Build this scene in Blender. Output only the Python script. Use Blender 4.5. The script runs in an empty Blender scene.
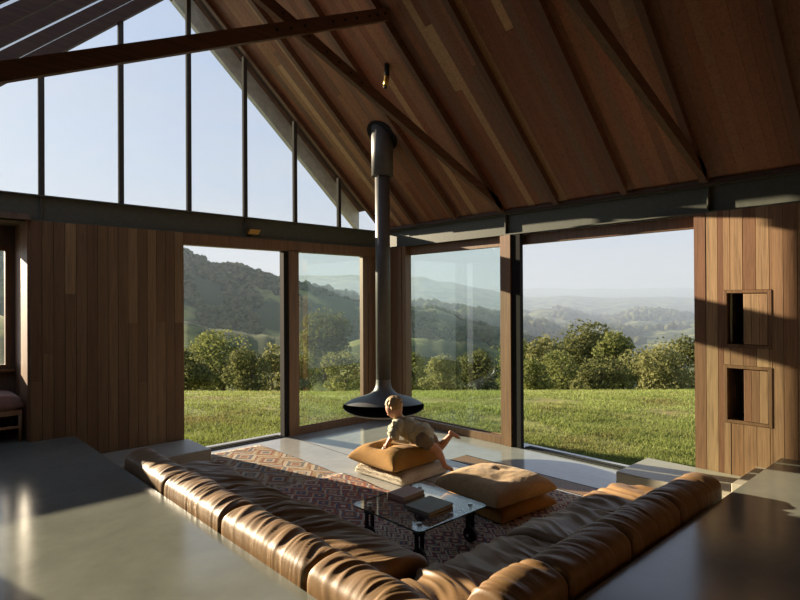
import bpy, bmesh, math, random
import numpy as np
from mathutils import Vector, Matrix

# ------------------------------------------------------------------ camera
sc = bpy.context.scene
COL = sc.collection
R_ = math.radians
FPX = 562.7
YAW, PITCH, ROLL = R_(42.70), R_(0.206), R_(-0.304)
CAM = Vector((-6.216, -7.123, 1.95))
cF = Vector((math.cos(PITCH)*math.sin(YAW), math.cos(PITCH)*math.cos(YAW), math.sin(PITCH)))
cR0 = Vector((math.cos(YAW), -math.sin(YAW), 0)); cU0 = cR0.cross(cF)
cR = cR0*math.cos(ROLL) + cU0*math.sin(ROLL); cU = cR.cross(cF)
cam_data = bpy.data.cameras.new('camera'); cam_data.sensor_width = 36; cam_data.lens = 36*FPX/800
cam_data.clip_start = 0.05; cam_data.clip_end = 20000
cam = bpy.data.objects.new('camera', cam_data); COL.objects.link(cam)
M = Matrix.Identity(4)
for i in range(3):
    M[i][0], M[i][1], M[i][2], M[i][3] = cR[i], cU[i], -cF[i], CAM[i]
cam.matrix_world = M
sc.camera = cam

# ------------------------------------------------------------------ light
SUN_D = Vector((0.247, -1.0, -0.235)).normalized()
SUN_EL = math.asin(-SUN_D.z)
SUN_E = 21.0; SKY_S = 1.0; EXPO = 0.0
w = bpy.data.worlds.new('sky'); sc.world = w; w.use_nodes = True
wn, wl = w.node_tree.nodes, w.node_tree.links
wn.clear()
out = wn.new('ShaderNodeOutputWorld'); bg = wn.new('ShaderNodeBackground')
tc = wn.new('ShaderNodeTexCoord'); nrm_ = wn.new('ShaderNodeVectorMath'); nrm_.operation = 'NORMALIZE'
wl.new(tc.outputs['Generated'], nrm_.inputs[0])
sx = wn.new('ShaderNodeSeparateXYZ'); wl.new(nrm_.outputs[0], sx.inputs[0])
el = wn.new('ShaderNodeValToRGB'); ce = el.color_ramp.elements
ce[0].position = 0.0; ce[0].color = (.74, .74, .75, 1); ce[1].position = 1.0; ce[1].color = (.30, .42, .68, 1)
for p_, c_ in ((.06, (.69, .73, .78)), (.20, (.57, .66, .81)), (.45, (.46, .58, .81))):
    x_ = ce.new(p_); x_.color = (*c_, 1)
wl.new(sx.outputs[2], el.inputs[0])
# the sky is a little whiter round the sun
dt = wn.new('ShaderNodeVectorMath'); dt.operation = 'DOT_PRODUCT'; dt.inputs[1].default_value = (-SUN_D.x, -SUN_D.y, -SUN_D.z)
wl.new(nrm_.outputs[0], dt.inputs[0])
pw = wn.new('ShaderNodeMath'); pw.operation = 'POWER'; mxm = wn.new('ShaderNodeMath'); mxm.operation = 'MAXIMUM'; mxm.inputs[1].default_value = 0
wl.new(dt.outputs['Value'], mxm.inputs[0]); wl.new(mxm.outputs[0], pw.inputs[0]); pw.inputs[1].default_value = 7.0
gl_ = wn.new('ShaderNodeMixRGB'); gl_.blend_type = 'ADD'; gl_.inputs[2].default_value = (.26, .24, .19, 1)
wl.new(pw.outputs[0], gl_.inputs[0]); wl.new(el.outputs[0], gl_.inputs[1])
# thin high cloud veils
mp = wn.new('ShaderNodeMapping'); mp.inputs['Scale'].default_value = (2.2, 2.2, 9)
nz = wn.new('ShaderNodeTexNoise'); nz.inputs['Scale'].default_value = 1.6; nz.inputs['Detail'].default_value = 6
rp = wn.new('ShaderNodeValToRGB'); rp.color_ramp.elements[0].position = .46; rp.color_ramp.elements[1].position = .8
rp.color_ramp.elements[0].color = (0, 0, 0, 1); rp.color_ramp.elements[1].color = (.45, .45, .45, 1)
mx = wn.new('ShaderNodeMixRGB'); mx.inputs[2].default_value = (.78, .77, .76, 1)
wl.new(tc.outputs['Generated'], mp.inputs[0]); wl.new(mp.outputs[0], nz.inputs['Vector'])
wl.new(nz.outputs[0], rp.inputs[0]); wl.new(rp.outputs[0], mx.inputs[0]); wl.new(gl_.outputs[0], mx.inputs[1])
wl.new(mx.outputs[0], bg.inputs[0]); bg.inputs[1].default_value = SKY_S
wl.new(bg.outputs[0], out.inputs[0])
sd = bpy.data.lights.new('sun', 'SUN'); sd.energy = SUN_E; sd.color = (1.0, .83, .60); sd.angle = R_(.55)
sun = bpy.data.objects.new('sun', sd); COL.objects.link(sun)
sun.rotation_mode = 'QUATERNION'; sun.rotation_quaternion = SUN_D.to_track_quat('-Z', 'Y')
sun.location = (-8, 14, 8)
vs = sc.view_settings; vs.view_transform = 'Standard'; vs.look = 'None'; vs.exposure = EXPO; vs.gamma = 1.0
vs.use_curve_mapping = False
cy = sc.cycles
cy.max_bounces = 10; cy.diffuse_bounces = 5; cy.glossy_bounces = 4; cy.transmission_bounces = 6
cy.transparent_max_bounces = 16; cy.volume_bounces = 1; cy.caustics_reflective = False; cy.caustics_refractive = False
cy.sample_clamp_indirect = 6.0; cy.use_denoising = True

rng = np.random.default_rng(7); random.seed(7)

# ------------------------------------------------------------------ helpers
def tag(o, label=None, cat=None, group=None, kind=None):
    if label: o['label'] = label
    if cat: o['category'] = cat
    if group: o['group'] = group
    if kind: o['kind'] = kind
    return o

def link(o, parent=None):
    COL.objects.link(o)
    if parent is not None: o.parent = parent
    return o

def empty(name, loc=(0, 0, 0), rz=0, parent=None):
    o = bpy.data.objects.new(name, None); o.location = loc; o.rotation_euler = (0, 0, rz); o.empty_display_size = .1
    return link(o, parent)

def mesh_np(name, V, F, mat, parent=None, smooth=False):
    """V (n,3) array; F list of lists or (m,k) array"""
    me = bpy.data.meshes.new(name)
    V = np.asarray(V, dtype=np.float32)
    if isinstance(F, np.ndarray):
        m, k = F.shape
        me.vertices.add(len(V)); me.vertices.foreach_set('co', V.ravel())
        me.loops.add(m*k); me.loops.foreach_set('vertex_index', F.astype(np.int32).ravel())
        me.polygons.add(m); me.polygons.foreach_set('loop_start', np.arange(0, m*k, k, dtype=np.int32))
        me.update(calc_edges=True); me.validate()
    else:
        me.from_pydata([tuple(map(float, v)) for v in V], [], F); me.update()
    if smooth: me.polygons.foreach_set('use_smooth', np.ones(len(me.polygons), dtype=bool))
    if mat: me.materials.append(mat)
    return link(bpy.data.objects.new(name, me), parent)

def bm_obj(name, bm, mat, parent=None, smooth=False):
    me = bpy.data.meshes.new(name); bm.to_mesh(me); bm.free()
    if smooth: me.polygons.foreach_set('use_smooth', np.ones(len(me.polygons), dtype=bool))
    if mat: me.materials.append(mat)
    return link(bpy.data.objects.new(name, me), parent)

BOXF = [(0, 3, 2, 1), (4, 5, 6, 7), (0, 1, 5, 4), (1, 2, 6, 5), (2, 3, 7, 6), (3, 0, 4, 7)]
def bm_box(bm, x0, x1, y0, y1, z0, z1):
    x0, x1 = min(x0, x1), max(x0, x1); y0, y1 = min(y0, y1), max(y0, y1); z0, z1 = min(z0, z1), max(z0, z1)
    vs = [bm.verts.new(p) for p in ((x0, y0, z0), (x1, y0, z0), (x1, y1, z0), (x0, y1, z0), (x0, y0, z1), (x1, y0, z1), (x1, y1, z1), (x0, y1, z1))]
    return [bm.faces.new([vs[i] for i in f]) for f in BOXF]

def boxes(name, bl, mat, parent=None, bevel=0):
    bm = bmesh.new()
    for b in bl: bm_box(bm, *b)
    if bevel:
        bmesh.ops.bevel(bm, geom=list(bm.edges), offset=bevel, segments=1, affect='EDGES')
    return bm_obj(name, bm, mat, parent)

def box(name, x0, x1, y0, y1, z0, z1, mat, parent=None, bevel=0):
    return boxes(name, [(x0, x1, y0, y1, z0, z1)], mat, parent, bevel)

def bm_hex(bm, A, B):
    """hexahedron from two quads (4 pts each)"""
    vs = [bm.verts.new(p) for p in list(A)+list(B)]
    for f in BOXF: bm.faces.new([vs[i] for i in f])
    bmesh.ops.recalc_face_normals(bm, faces=list(bm.faces))

def bm_cyl(bm, p0, p1, r0, r1=None, seg=16, cap=True):
    r1 = r0 if r1 is None else r1
    p0, p1 = Vector(p0), Vector(p1); d = (p1-p0).normalized()
    a = d.orthogonal().normalized(); b = d.cross(a)
    A, B = [], []
    for i in range(seg):
        t = 2*math.pi*i/seg; o = a*math.cos(t)+b*math.sin(t)
        A.append(bm.verts.new(p0+o*r0)); B.append(bm.verts.new(p1+o*r1))
    for i in range(seg):
        j = (i+1) % seg; bm.faces.new((A[i], A[j], B[j], B[i]))
    if cap: bm.faces.new(A[::-1]); bm.faces.new(B)

def cyl(name, p0, p1, r0, mat, parent=None, r1=None, seg=16, smooth=True):
    bm = bmesh.new(); bm_cyl(bm, p0, p1, r0, r1, seg)
    o = bm_obj(name, bm, mat, parent)
    if smooth:
        for p in o.data.polygons: p.use_smooth = len(p.vertices) == 4
    return o

def lathe(name, prof, mat, parent=None, seg=48, loc=(0, 0, 0)):
    V, F = [], []
    n = len(prof)
    for i in range(seg):
        t = 2*math.pi*i/seg
        for r, z in prof: V.append((loc[0]+r*math.cos(t), loc[1]+r*math.sin(t), loc[2]+z))
    for i in range(seg):
        for j in range(n-1):
            a = i*n+j; b = ((i+1) % seg)*n+j
            F.append((a, b, b+1, a+1))
    o = mesh_np(name, V, F, mat, parent, True)
    return o

def copy_tree(o, parent=None):
    c = o.copy(); link(c, parent)
    for ch in list(o.children):
        copy_tree(ch, c)
    return c

def vnoise(x, y, seed=0):
    """smooth value noise, arrays"""
    x = np.asarray(x, float); y = np.asarray(y, float)
    xi = np.floor(x).astype(np.int64); yi = np.floor(y).astype(np.int64)
    xf = x-xi; yf = y-yi
    u = xf*xf*xf*(xf*(xf*6-15)+10); v = yf*yf*yf*(yf*(yf*6-15)+10)
    def h(a, b):
        n = (a*374761393 + b*668265263 + seed*974634777) & 0xFFFFFFFF
        n = ((n ^ (n >> 13)) * 1274126177) & 0xFFFFFFFF
        n = n ^ (n >> 16)
        return (n & 0xFFFF)/65535.0
    a, b, c, d = h(xi, yi), h(xi+1, yi), h(xi, yi+1), h(xi+1, yi+1)
    return (a*(1-u)+b*u)*(1-v)+(c*(1-u)+d*u)*v
def fbm(x, y, seed=0, o=4):
    s = 0; a = .5
    for k in range(o): s = s+a*vnoise(x*2**k, y*2**k, seed+k*17); a *= .5
    return s

# ------------------------------------------------------------------ materials
class NT:
    def __init__(s, name):
        s.m = bpy.data.materials.new(name); s.m.use_nodes = True
        s.n = s.m.node_tree.nodes; s.l = s.m.node_tree.links
        s.p = s.n['Principled BSDF']; s.o = s.n['Material Output']
    def new(s, t, **kw):
        nd = s.n.new(t)
        for k, v in kw.items():
            if k.startswith('_'): setattr(nd, k[1:], v)
            else: nd.inputs[k.replace('__', ' ')].default_value = v
        return nd
    def ln(s, a, b): s.l.new(a, b)
    def ramp(s, fac, stops, interp='LINEAR'):
        r = s.n.new('ShaderNodeValToRGB'); e = r.color_ramp.elements; r.color_ramp.interpolation = interp
        while len(e) > 1: e.remove(e[-1])
        e[0].position = stops[0][0]; e[0].color = (*stops[0][1], 1)
        for p, c in stops[1:]:
            x = e.new(p); x.color = (*c, 1)
        s.ln(fac, r.inputs[0]); return r
    def noise(s, vec, scale, detail=4, rough=.5, dist=0):
        nd = s.n.new('ShaderNodeTexNoise'); nd.inputs['Scale'].default_value = scale
        nd.inputs['Detail'].default_value = detail; nd.inputs['Roughness'].default_value = rough; nd.inputs['Distortion'].default_value = dist
        if vec is not None: s.ln(vec, nd.inputs['Vector'])
        return nd
    def coord(s, kind='Object', scale=(1, 1, 1), rot=(0, 0, 0), offset=None):
        t = s.n.new('ShaderNodeTexCoord'); m = s.n.new('ShaderNodeMapping')
        m.inputs['Scale'].default_value = scale; m.inputs['Rotation'].default_value = rot
        s.ln(t.outputs[kind], m.inputs['Vector'])
        if offset is not None: s.ln(offset, m.inputs['Location'])
        return m.outputs[0]
    def math(s, op, a, b=None, c=None):
        nd = s.n.new('ShaderNodeMath'); nd.operation = op
        for i, v in enumerate((a, b, c)):
            if v is None: continue
            if isinstance(v, (int, float)): nd.inputs[i].default_value = v
            else: s.ln(v, nd.inputs[i])
        return nd.outputs[0]
    def mix(s, fac, a, b, blend='MIX'):
        nd = s.n.new('ShaderNodeMixRGB'); nd.blend_type = blend
        for i, v in enumerate((fac, a, b)):
            if isinstance(v, (int, float)): nd.inputs[i].default_value = v
            elif isinstance(v, tuple): nd.inputs[i].default_value = (*v, 1)
            else: s.ln(v, nd.inputs[i])
        return nd.outputs[0]
    def bump(s, h, strength=.2, dist=.01):
        b = s.n.new('ShaderNodeBump'); b.inputs['Strength'].default_value = strength; b.inputs['Distance'].default_value = dist
        s.ln(h, b.inputs['Height']); s.ln(b.outputs[0], s.p.inputs['Normal'])
    def set(s, **kw):
        for k, v in kw.items():
            nm = k.replace('__', ' ')
            if isinstance(v, tuple) and len(v) == 3: v = (*v, 1)
            if hasattr(v, 'is_output'): s.ln(v, s.p.inputs[nm])
            else: s.p.inputs[nm].default_value = v
        return s

def plain(name, col, rough=.5, metal=0, var=.12, scale=14, **kw):
    t = NT(name)
    c = t.coord('Object'); n = t.noise(c, scale, 4)
    r = t.ramp(n.outputs[0], [(.3, tuple(x*(1-var) for x in col)), (.7, tuple(min(1, x*(1+var)) for x in col))])
    t.set(Base__Color=r.outputs[0], Roughness=rough, Metallic=metal, **kw)
    t.bump(n.outputs[0], .05, .004)
    return t.m

def wood(name, cols, rough=.5, grain=(40, 40, 1.5), rot=(0, 0, 0)):
    """boards: per-board tint from the object's random value, grain stretched along the board"""
    t = NT(name)
    oi = t.n.new('ShaderNodeObjectInfo')
    cmb = t.n.new('ShaderNodeCombineXYZ')
    off = t.math('MULTIPLY', oi.outputs['Random'], 37.0)
    t.ln(off, cmb.inputs[0]); t.ln(off, cmb.inputs[1]); t.ln(off, cmb.inputs[2])
    rv = t.coord('Object', rot=rot)
    m = t.n.new('ShaderNodeMapping'); m.inputs['Scale'].default_value = grain
    t.ln(rv, m.inputs['Vector']); t.ln(cmb.outputs[0], m.inputs['Location'])
    n1 = t.noise(m.outputs[0], 1.0, 5, .6, 1.2)
    m2 = t.n.new('ShaderNodeMapping'); m2.inputs['Scale'].default_value = tuple(g*4 for g in grain)
    t.ln(rv, m2.inputs['Vector'])
    n2 = t.noise(m2.outputs[0], 1.0, 3, .6)
    k = len(cols)
    base = t.ramp(oi.outputs['Random'], [(i/(k-1), c) for i, c in enumerate(cols)])
    g = t.ramp(n1.outputs[0], [(.3, (.62, .60, .58)), (.55, (1, 1, 1)), (.75, (1.18, 1.12, 1.05))])
    c1 = t.mix(1.0, base.outputs[0], g.outputs[0], 'MULTIPLY')
    f = t.ramp(n2.outputs[0], [(.35, (.85, .85, .85)), (.65, (1.05, 1.05, 1.05))])
    c2 = t.mix(.8, c1, f.outputs[0], 'MULTIPLY')
    t.set(Base__Color=c2, Roughness=rough)
    t.bump(n2.outputs[0], .12, .004)
    return t.m

SL = math.atan(.9)
M_ceil = wood('cedar_ceiling', [(.19, .062, .031), (.32, .130, .064), (.21, .098, .060), (.37, .178, .082), (.24, .080, .036), (.33, .138, .067), (.17, .078, .048), (.56, .34, .165)], .5, (1.5, 40, 40), (0, SL, 0))
M_raft = wood('cedar_rafter', [(.12, .058, .033), (.15, .072, .040)], .55, (1.5, 40, 40), (0, SL, 0))
M_wallwood = wood('cedar_wall', [(.25, .128, .066), (.38, .228, .118), (.29, .152, .078), (.43, .28, .15), (.23, .105, .054), (.34, .195, .096)], .5)
M_frame = wood('timber_frame', [(.20, .108, .054), (.24, .132, .066)], .45)
M_wallwood2 = wood('cedar_wall_shaded', [(.150, .084, .040), (.24, .150, .072), (.17, .098, .046), (.33, .22, .11), (.14, .074, .036), (.20, .122, .058), (.165, .092, .044)], .5)  # same cladding as the right wall, its shade put into darker board colours
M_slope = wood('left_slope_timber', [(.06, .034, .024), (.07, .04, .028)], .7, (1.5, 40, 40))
M_bench = wood('bench_timber', [(.30, .17, .085), (.34, .2, .1)], .45)
M_truss = wood('truss_timber', [(.14, .072, .046), (.16, .082, .054)], .6, (1.5, 40, 40))

def concrete(name, c, rough, spec=.5):
    t = NT(name)
    v = t.coord('Object'); n = t.noise(v, .9, 8, .62, .6); n2 = t.noise(v, 9, 6, .6); n3 = t.noise(v, 60, 3)
    a = t.ramp(n.outputs[0], [(.3, tuple(x*.82 for x in c)), (.5, c), (.72, tuple(x*1.12 for x in c))])
    b = t.ramp(n2.outputs[0], [(.3, (.93, .93, .93)), (.7, (1.05, 1.05, 1.04))])
    cc = t.mix(1, a.outputs[0], b.outputs[0], 'MULTIPLY')
    rr = t.ramp(n.outputs[0], [(.25, (rough*.75,)*3), (.8, (rough*1.35,)*3)])
    t.set(Base__Color=cc, Roughness=rr.outputs[0], Specular__IOR__Level=spec)
    t.bump(n3.outputs[0], .03, .002)
    return t.m
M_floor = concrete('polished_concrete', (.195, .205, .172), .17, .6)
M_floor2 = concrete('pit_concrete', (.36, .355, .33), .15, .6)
M_step = concrete('cast_concrete', (.40, .37, .29), .45, .4)

M_steel = plain('painted_steel', (.098, .104, .083), .5, 0, .1, 20, Specular__IOR__Level=.3)
M_steel_l = plain('galvanised_steel', (.46, .48, .40), .6, .0, .16, 10)
M_mull = plain('mullion_steel', (.070, .068, .062), 1.0, 0, .1, 20, Specular__IOR__Level=.0)
M_black = plain('black_frame', (.018, .017, .016), .8, 0, .1, 14, Specular__IOR__Level=.08)
M_fire = plain('fireplace_steel', (.085, .083, .082), .5, .1, .12, 12)
M_soot = plain('firebox_soot', (.010, .0095, .009), .9)
M_brass = plain('brass', (.62, .42, .12), .32, .9, .1)
M_iron = plain('cast_iron', (.022, .021, .020), .38, .5, .15)
M_chrome = plain('bolt_steel', (.45, .45, .43), .3, .9, .05)
M_rubber = plain('wheel_rubber', (.014, .014, .015), .6)
M_backing = plain('dark_backing', (.03, .018, .011), .8)
M_dado = wood('plain_lining', [(.15, .10, .068), (.17, .115, .078)], .6)

def leather():
    t = NT('tan_leather')
    v = t.coord('Object'); n = t.noise(v, 2.2, 5, .6); n2 = t.noise(v, 170, 2)
    vor = t.n.new('ShaderNodeTexVoronoi'); vor.inputs['Scale'].default_value = 120; t.ln(v, vor.inputs['Vector'])
    a = t.ramp(n.outputs[0], [(.25, (.15, .080, .032)), (.5, (.215, .125, .052)), (.8, (.28, .165, .072))])
    t.set(Base__Color=a.outputs[0], Roughness=.50, Specular__IOR__Level=.32, Coat__Weight=.04, Coat__Roughness=.3)
    t.bump(vor.outputs['Distance'], .10, .003)
    return t.m
M_leather = leather()

def fabric(name, c1, c2, rough=.9, bump=.35, scale=90, sheen=.3):
    t = NT(name)
    v = t.coord('Object'); n = t.noise(v, 5, 5, .6); n2 = t.noise(v, scale, 3, .6)
    a = t.ramp(n.outputs[0], [(.3, c1), (.7, c2)])
    f = t.ramp(n2.outputs[0], [(.3, (.8, .8, .8)), (.7, (1.12, 1.12, 1.12))])
    t.set(Base__Color=t.mix(1, a.outputs[0], f.outputs[0], 'MULTIPLY'), Roughness=rough, Sheen__Weight=sheen, Sheen__Roughness=.5)
    t.bump(n2.outputs[0], bump, .006)
    return t.m
M_mustard = fabric('mustard_velvet', (.27, .130, .014), (.36, .180, .022), .9, .35, 90, .04)
M_tan = fabric('tan_velvet', (.33, .205, .085), (.44, .285, .13), .9, .5, 60, .1)
M_rust = fabric('rust_velvet', (.27, .125, .018), (.36, .165, .026), .9, .35, 90, .04)
M_cream = fabric('cream_boucle', (.50, .43, .31), (.66, .58, .44), .95, .9, 60)
M_pink = fabric('mauve_cloth', (.22, .13, .105), (.28, .17, .135))
M_shirt = fabric('khaki_shirt', (.34, .33, .225), (.46, .445, .32), .9, .3, 220)
M_short = fabric('olive_shorts', (.14, .115, .07), (.19, .155, .095), .9, .3, 220)
M_skin = plain('skin', (.50, .265, .165), .5, 0, .07, 9, Subsurface__Weight=.0)
M_hair = fabric('blond_hair', (.34, .215, .085), (.58, .40, .18), .6, .8, 70, .1)
M_eye = plain('eye_dark', (.02, .015, .012), .3)

def glass(name, tint, refl=1.0, ior=.04):
    t = NT(name); t.n.remove(t.p)
    tr = t.n.new('ShaderNodeBsdfTransparent'); tr.inputs[0].default_value = (*tint, 1)
    gl = t.n.new('ShaderNodeBsdfGlossy'); gl.inputs['Roughness'].default_value = 0.0; gl.inputs[0].default_value = (refl, refl, refl, 1)
    lw = t.n.new('ShaderNodeLayerWeight'); lw.inputs[0].default_value = .5
    fr = t.math('ADD', t.math('MULTIPLY', t.math('POWER', lw.outputs['Facing'], 4.0), .85), ior)
    mxs = t.n.new('ShaderNodeMixShader')
    t.ln(fr, mxs.inputs[0]); t.ln(tr.outputs[0], mxs.inputs[1]); t.ln(gl.outputs[0], mxs.inputs[2])
    t.ln(mxs.outputs[0], t.o.inputs['Surface'])
    return t.m
M_glass = glass('clear_glazing', (.97, .98, .975), 1, .02)
M_roofglass = glass('roof_glazing', (.97, .98, .975), .12, .02)
M_glass_t = glass('green_glazing', (.80, .90, .85), 1, .09)
M_table_glass = glass('table_glass', (.93, .96, .95), 1, .035)

def rug_mat(name, cols, cell, per):
    """kilim: rows of stepped diamonds, ring colours shift from cell to cell"""
    t = NT(name)
    g = t.coord('Object')
    wob = t.noise(g, 7, 3); wv3 = t.n.new('ShaderNodeVectorMath'); wv3.operation = 'SCALE'; wv3.inputs['Scale'].default_value = .035
    sb = t.n.new('ShaderNodeVectorMath'); sb.operation = 'SUBTRACT'; sb.inputs[1].default_value = (.5, .5, .5)
    t.ln(wob.outputs['Color'], sb.inputs[0]); t.ln(sb.outputs[0], wv3.inputs[0])
    ad = t.n.new('ShaderNodeVectorMath'); ad.operation = 'ADD'; t.ln(g, ad.inputs[0]); t.ln(wv3.outputs[0], ad.inputs[1])
    sep = t.n.new('ShaderNodeSeparateXYZ'); t.ln(ad.outputs[0], sep.inputs[0])
    X, Y = t.math('DIVIDE', sep.outputs[0], cell[0]), t.math('DIVIDE', sep.outputs[1], cell[1])
    row = t.math('FLOOR', Y)
    Xo = t.math('ADD', X, t.math('MULTIPLY', row, .5))
    cx = t.math('FLOOR', Xo)
    fx = t.math('ABSOLUTE', t.math('SUBTRACT', t.math('FRACT', Xo), .5)); fy = t.math('ABSOLUTE', t.math('SUBTRACT', t.math('FRACT', Y), .5))
    d = t.math('SNAP', t.math('ADD', fx, fy), .0909)
    cmb = t.n.new('ShaderNodeCombineXYZ'); t.ln(cx, cmb.inputs[0]); t.ln(row, cmb.inputs[1])
    wn_ = t.n.new('ShaderNodeTexWhiteNoise'); wn_.noise_dimensions = '3D'; t.ln(cmb.outputs[0], wn_.inputs['Vector'])
    q = t.math('FRACT', t.math('ADD', t.math('MULTIPLY', d, per), t.math('MULTIPLY', t.math('SNAP', wn_.outputs['Value'], .2), .8)))
    k = len(cols)
    r = t.ramp(q, [(i/k, c) for i, c in enumerate(cols)], 'CONSTANT')
    wv = t.noise(t.coord('Object', (60, 240, 1)), 1.0, 2)
    f = t.ramp(wv.outputs[0], [(.3, (.72, .72, .72)), (.7, (1.15, 1.15, 1.15))])
    age = t.noise(g, 2.5, 4); f2 = t.ramp(age.outputs[0], [(.3, (.80, .80, .80)), (.7, (1.1, 1.08, 1.05))])
    c3 = t.mix(1, t.mix(1, r.outputs[0], f.outputs[0], 'MULTIPLY'), f2.outputs[0], 'MULTIPLY')
    t.set(Base__Color=c3, Roughness=.95, Specular__IOR__Level=.1)
    t.bump(wv.outputs[0], .5, .006)
    return t.m
M_rug1 = rug_mat('kilim_ochre', [(.42, .35, .25), (.27, .15, .10), (.42, .30, .19), (.17, .16, .16), (.48, .41, .31), (.27, .13, .09), (.36, .25, .14)], (.30, .36), 1.0)
M_rug2 = rug_mat('kilim_red', [(.56, .47, .36), (.33, .10, .075), (.13, .15, .20), (.50, .34, .22), (.36, .13, .09), (.20, .17, .18)], (.17, .20), 1.0)
M_rug3 = rug_mat('kilim_blue', [(.60, .52, .42), (.33, .10, .08), (.12, .14, .19), (.50, .33, .22), (.62, .54, .43), (.17, .13, .13)], (.11, .13), 1.0)
M_fringe = fabric('rug_fringe', (.50, .43, .33), (.58, .5, .4))

# ------------------------------------------------------------------ floors and steps
UP = .47
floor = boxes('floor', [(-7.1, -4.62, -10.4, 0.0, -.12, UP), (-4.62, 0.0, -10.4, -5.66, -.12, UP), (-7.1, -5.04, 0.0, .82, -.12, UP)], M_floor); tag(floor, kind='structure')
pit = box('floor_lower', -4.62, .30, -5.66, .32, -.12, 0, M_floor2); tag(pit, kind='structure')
# thin saw-cut joints in the lower slab
for (x0, x1, y0, y1) in [(-1.845, -1.833, -4.3, -.05)]:
    box('control_joint', x0, x1, y0, y1, .0, .0012, M_backing, pit)
st = box('concrete_step', -4.615, -3.335, -.69, -.005, 0.035, .22, M_step, None, .008)
box('plinth', -4.60, -3.39, -.63, -.02, 0, .035, M_black, st)
tag(st, 'low cast concrete step block against the dark timber wall beside the open door', 'step')
st2 = empty('concrete_step', (-.37, -4.9, 0)); tag(st2, 'pale concrete step block beside the pale timber wall, behind the end of the sofa', 'step')
def child_box(n, x0, x1, y0, y1, z0, z1, m, par, bev=0):
    L = par.location
    return box(n, x0-L.x, x1-L.x, y0-L.y, y1-L.y, z0-L.z, z1-L.z, m, par, bev)
def pane(n, pts, m, par):
    L = par.location; bm = bmesh.new(); bm.faces.new([bm.verts.new((p[0]-L.x, p[1]-L.y, p[2]-L.z)) for p in pts])
    return bm_obj(n, bm, m, par)
child_box('lower_tread', -.735, -.004, -5.45, -4.40, 0, .22, M_step, st2, .008)
child_box('upper_tread', -.735, -.004, -5.655, -5.455, 0, .345, M_step, st2, .006)

# ------------------------------------------------------------------ walls
HEAD = 2.70; BB = 2.85; BT = 3.135
wl_ = boxes('wall_left', [(-5.015, -3.42, .025, .20, 0, BB)], M_backing); tag(wl_, kind='structure')
def planks_on_gable(parent, x0, x1, wd, z0, z1):
    x = x0; i = 0
    while x < x1-.02:
        e = min(x+wd, x1)
        if x1-e < .03: e = x1
        cuts = [z0]
        if random.random() < .55: cuts.append(random.uniform(.9, 2.3))
        cuts.append(z1)
        for a, b in zip(cuts[:-1], cuts[1:]):
            pr = random.uniform(0, .003)
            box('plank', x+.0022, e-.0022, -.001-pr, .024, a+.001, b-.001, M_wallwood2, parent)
        x = e; i += 1
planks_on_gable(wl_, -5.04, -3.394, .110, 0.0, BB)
# end grain returns of this wall, facing the recess and the door
ret = boxes('plank', [(-5.042, -5.018, .026, .76, UP, BB)], M_wallwood, wl_)
for k in range(6):
    y0 = .028+k*.122
    box('plank', -5.062, -5.043, y0, y0+.118, UP, BB, M_wallwood, wl_)
box('reveal_board', -3.418, -3.390, .026, .235, 0, BB, M_frame, wl_)
box('sun_cut_fin', -3.46, -3.40, .24, 1.10, -.1, BB, M_frame, wl_)  # added fin, out of view, shifts the sun edge on the right floor

wr = boxes('wall_right', [(.026, .20, -10.4, -5.6, UP-.4, BB), (.026, .20, -5.6, -4.93, 1.28+.02, 1.50-.02), (.026, .20, -5.6, -4.93, 0, .74), (.026, .20, -5.6, -4.93, 2.04, BB), (.026, .20, -5.19, -4.93, .74, 2.04)], M_backing); tag(wr, kind='structure')
NICH = [(-5.205, -5.56, 1.515, 2.02), (-5.205, -5.56, .762, 1.275)]
y = -4.897; wd = .1125; i = 0
HY0, HY1 = -5.591, -5.174       # outer edges of the hatch frames
while y > -8.4:
    a, b = y-.0022, y-wd+.0022
    z0 = 0.0 if y > -5.5 else (.3 if y > -5.8 else UP)
    pcs = []
    if a > HY0 and b < HY1 and y > -6.6:
        if a > HY1+.012: pcs.append((b if b > HY1 else HY1+.001, a, [(z0, BB)]))
        if b < HY0-.012: pcs.append((b, HY0-.001, [(z0, BB)]))
        ia, ib = min(a, HY1), max(b, HY0)
        pcs.append((ib, ia, [(z0, .762-.032), (1.275+.032, 1.515-.032), (2.02+.032, BB)]))
    else:
        zs = [(z0, BB)]
        if i % 3 != 1:
            c = random.uniform(.7, 2.4); zs = [(z0, c), (c, BB)]
        pcs.append((b, a, zs))
    for (q0, q1, zs) in pcs:
        for (k0, k1) in zs:
            pr = random.uniform(0, .003)
            box('plank', -.001-pr, .024, q0, q1, k0+.001, k1-.001, M_wallwood, wr)
    y -= wd; i += 1
box('reveal_board', .026, .235, -4.925, -4.893, 0, BB, M_frame, wr)
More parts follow.
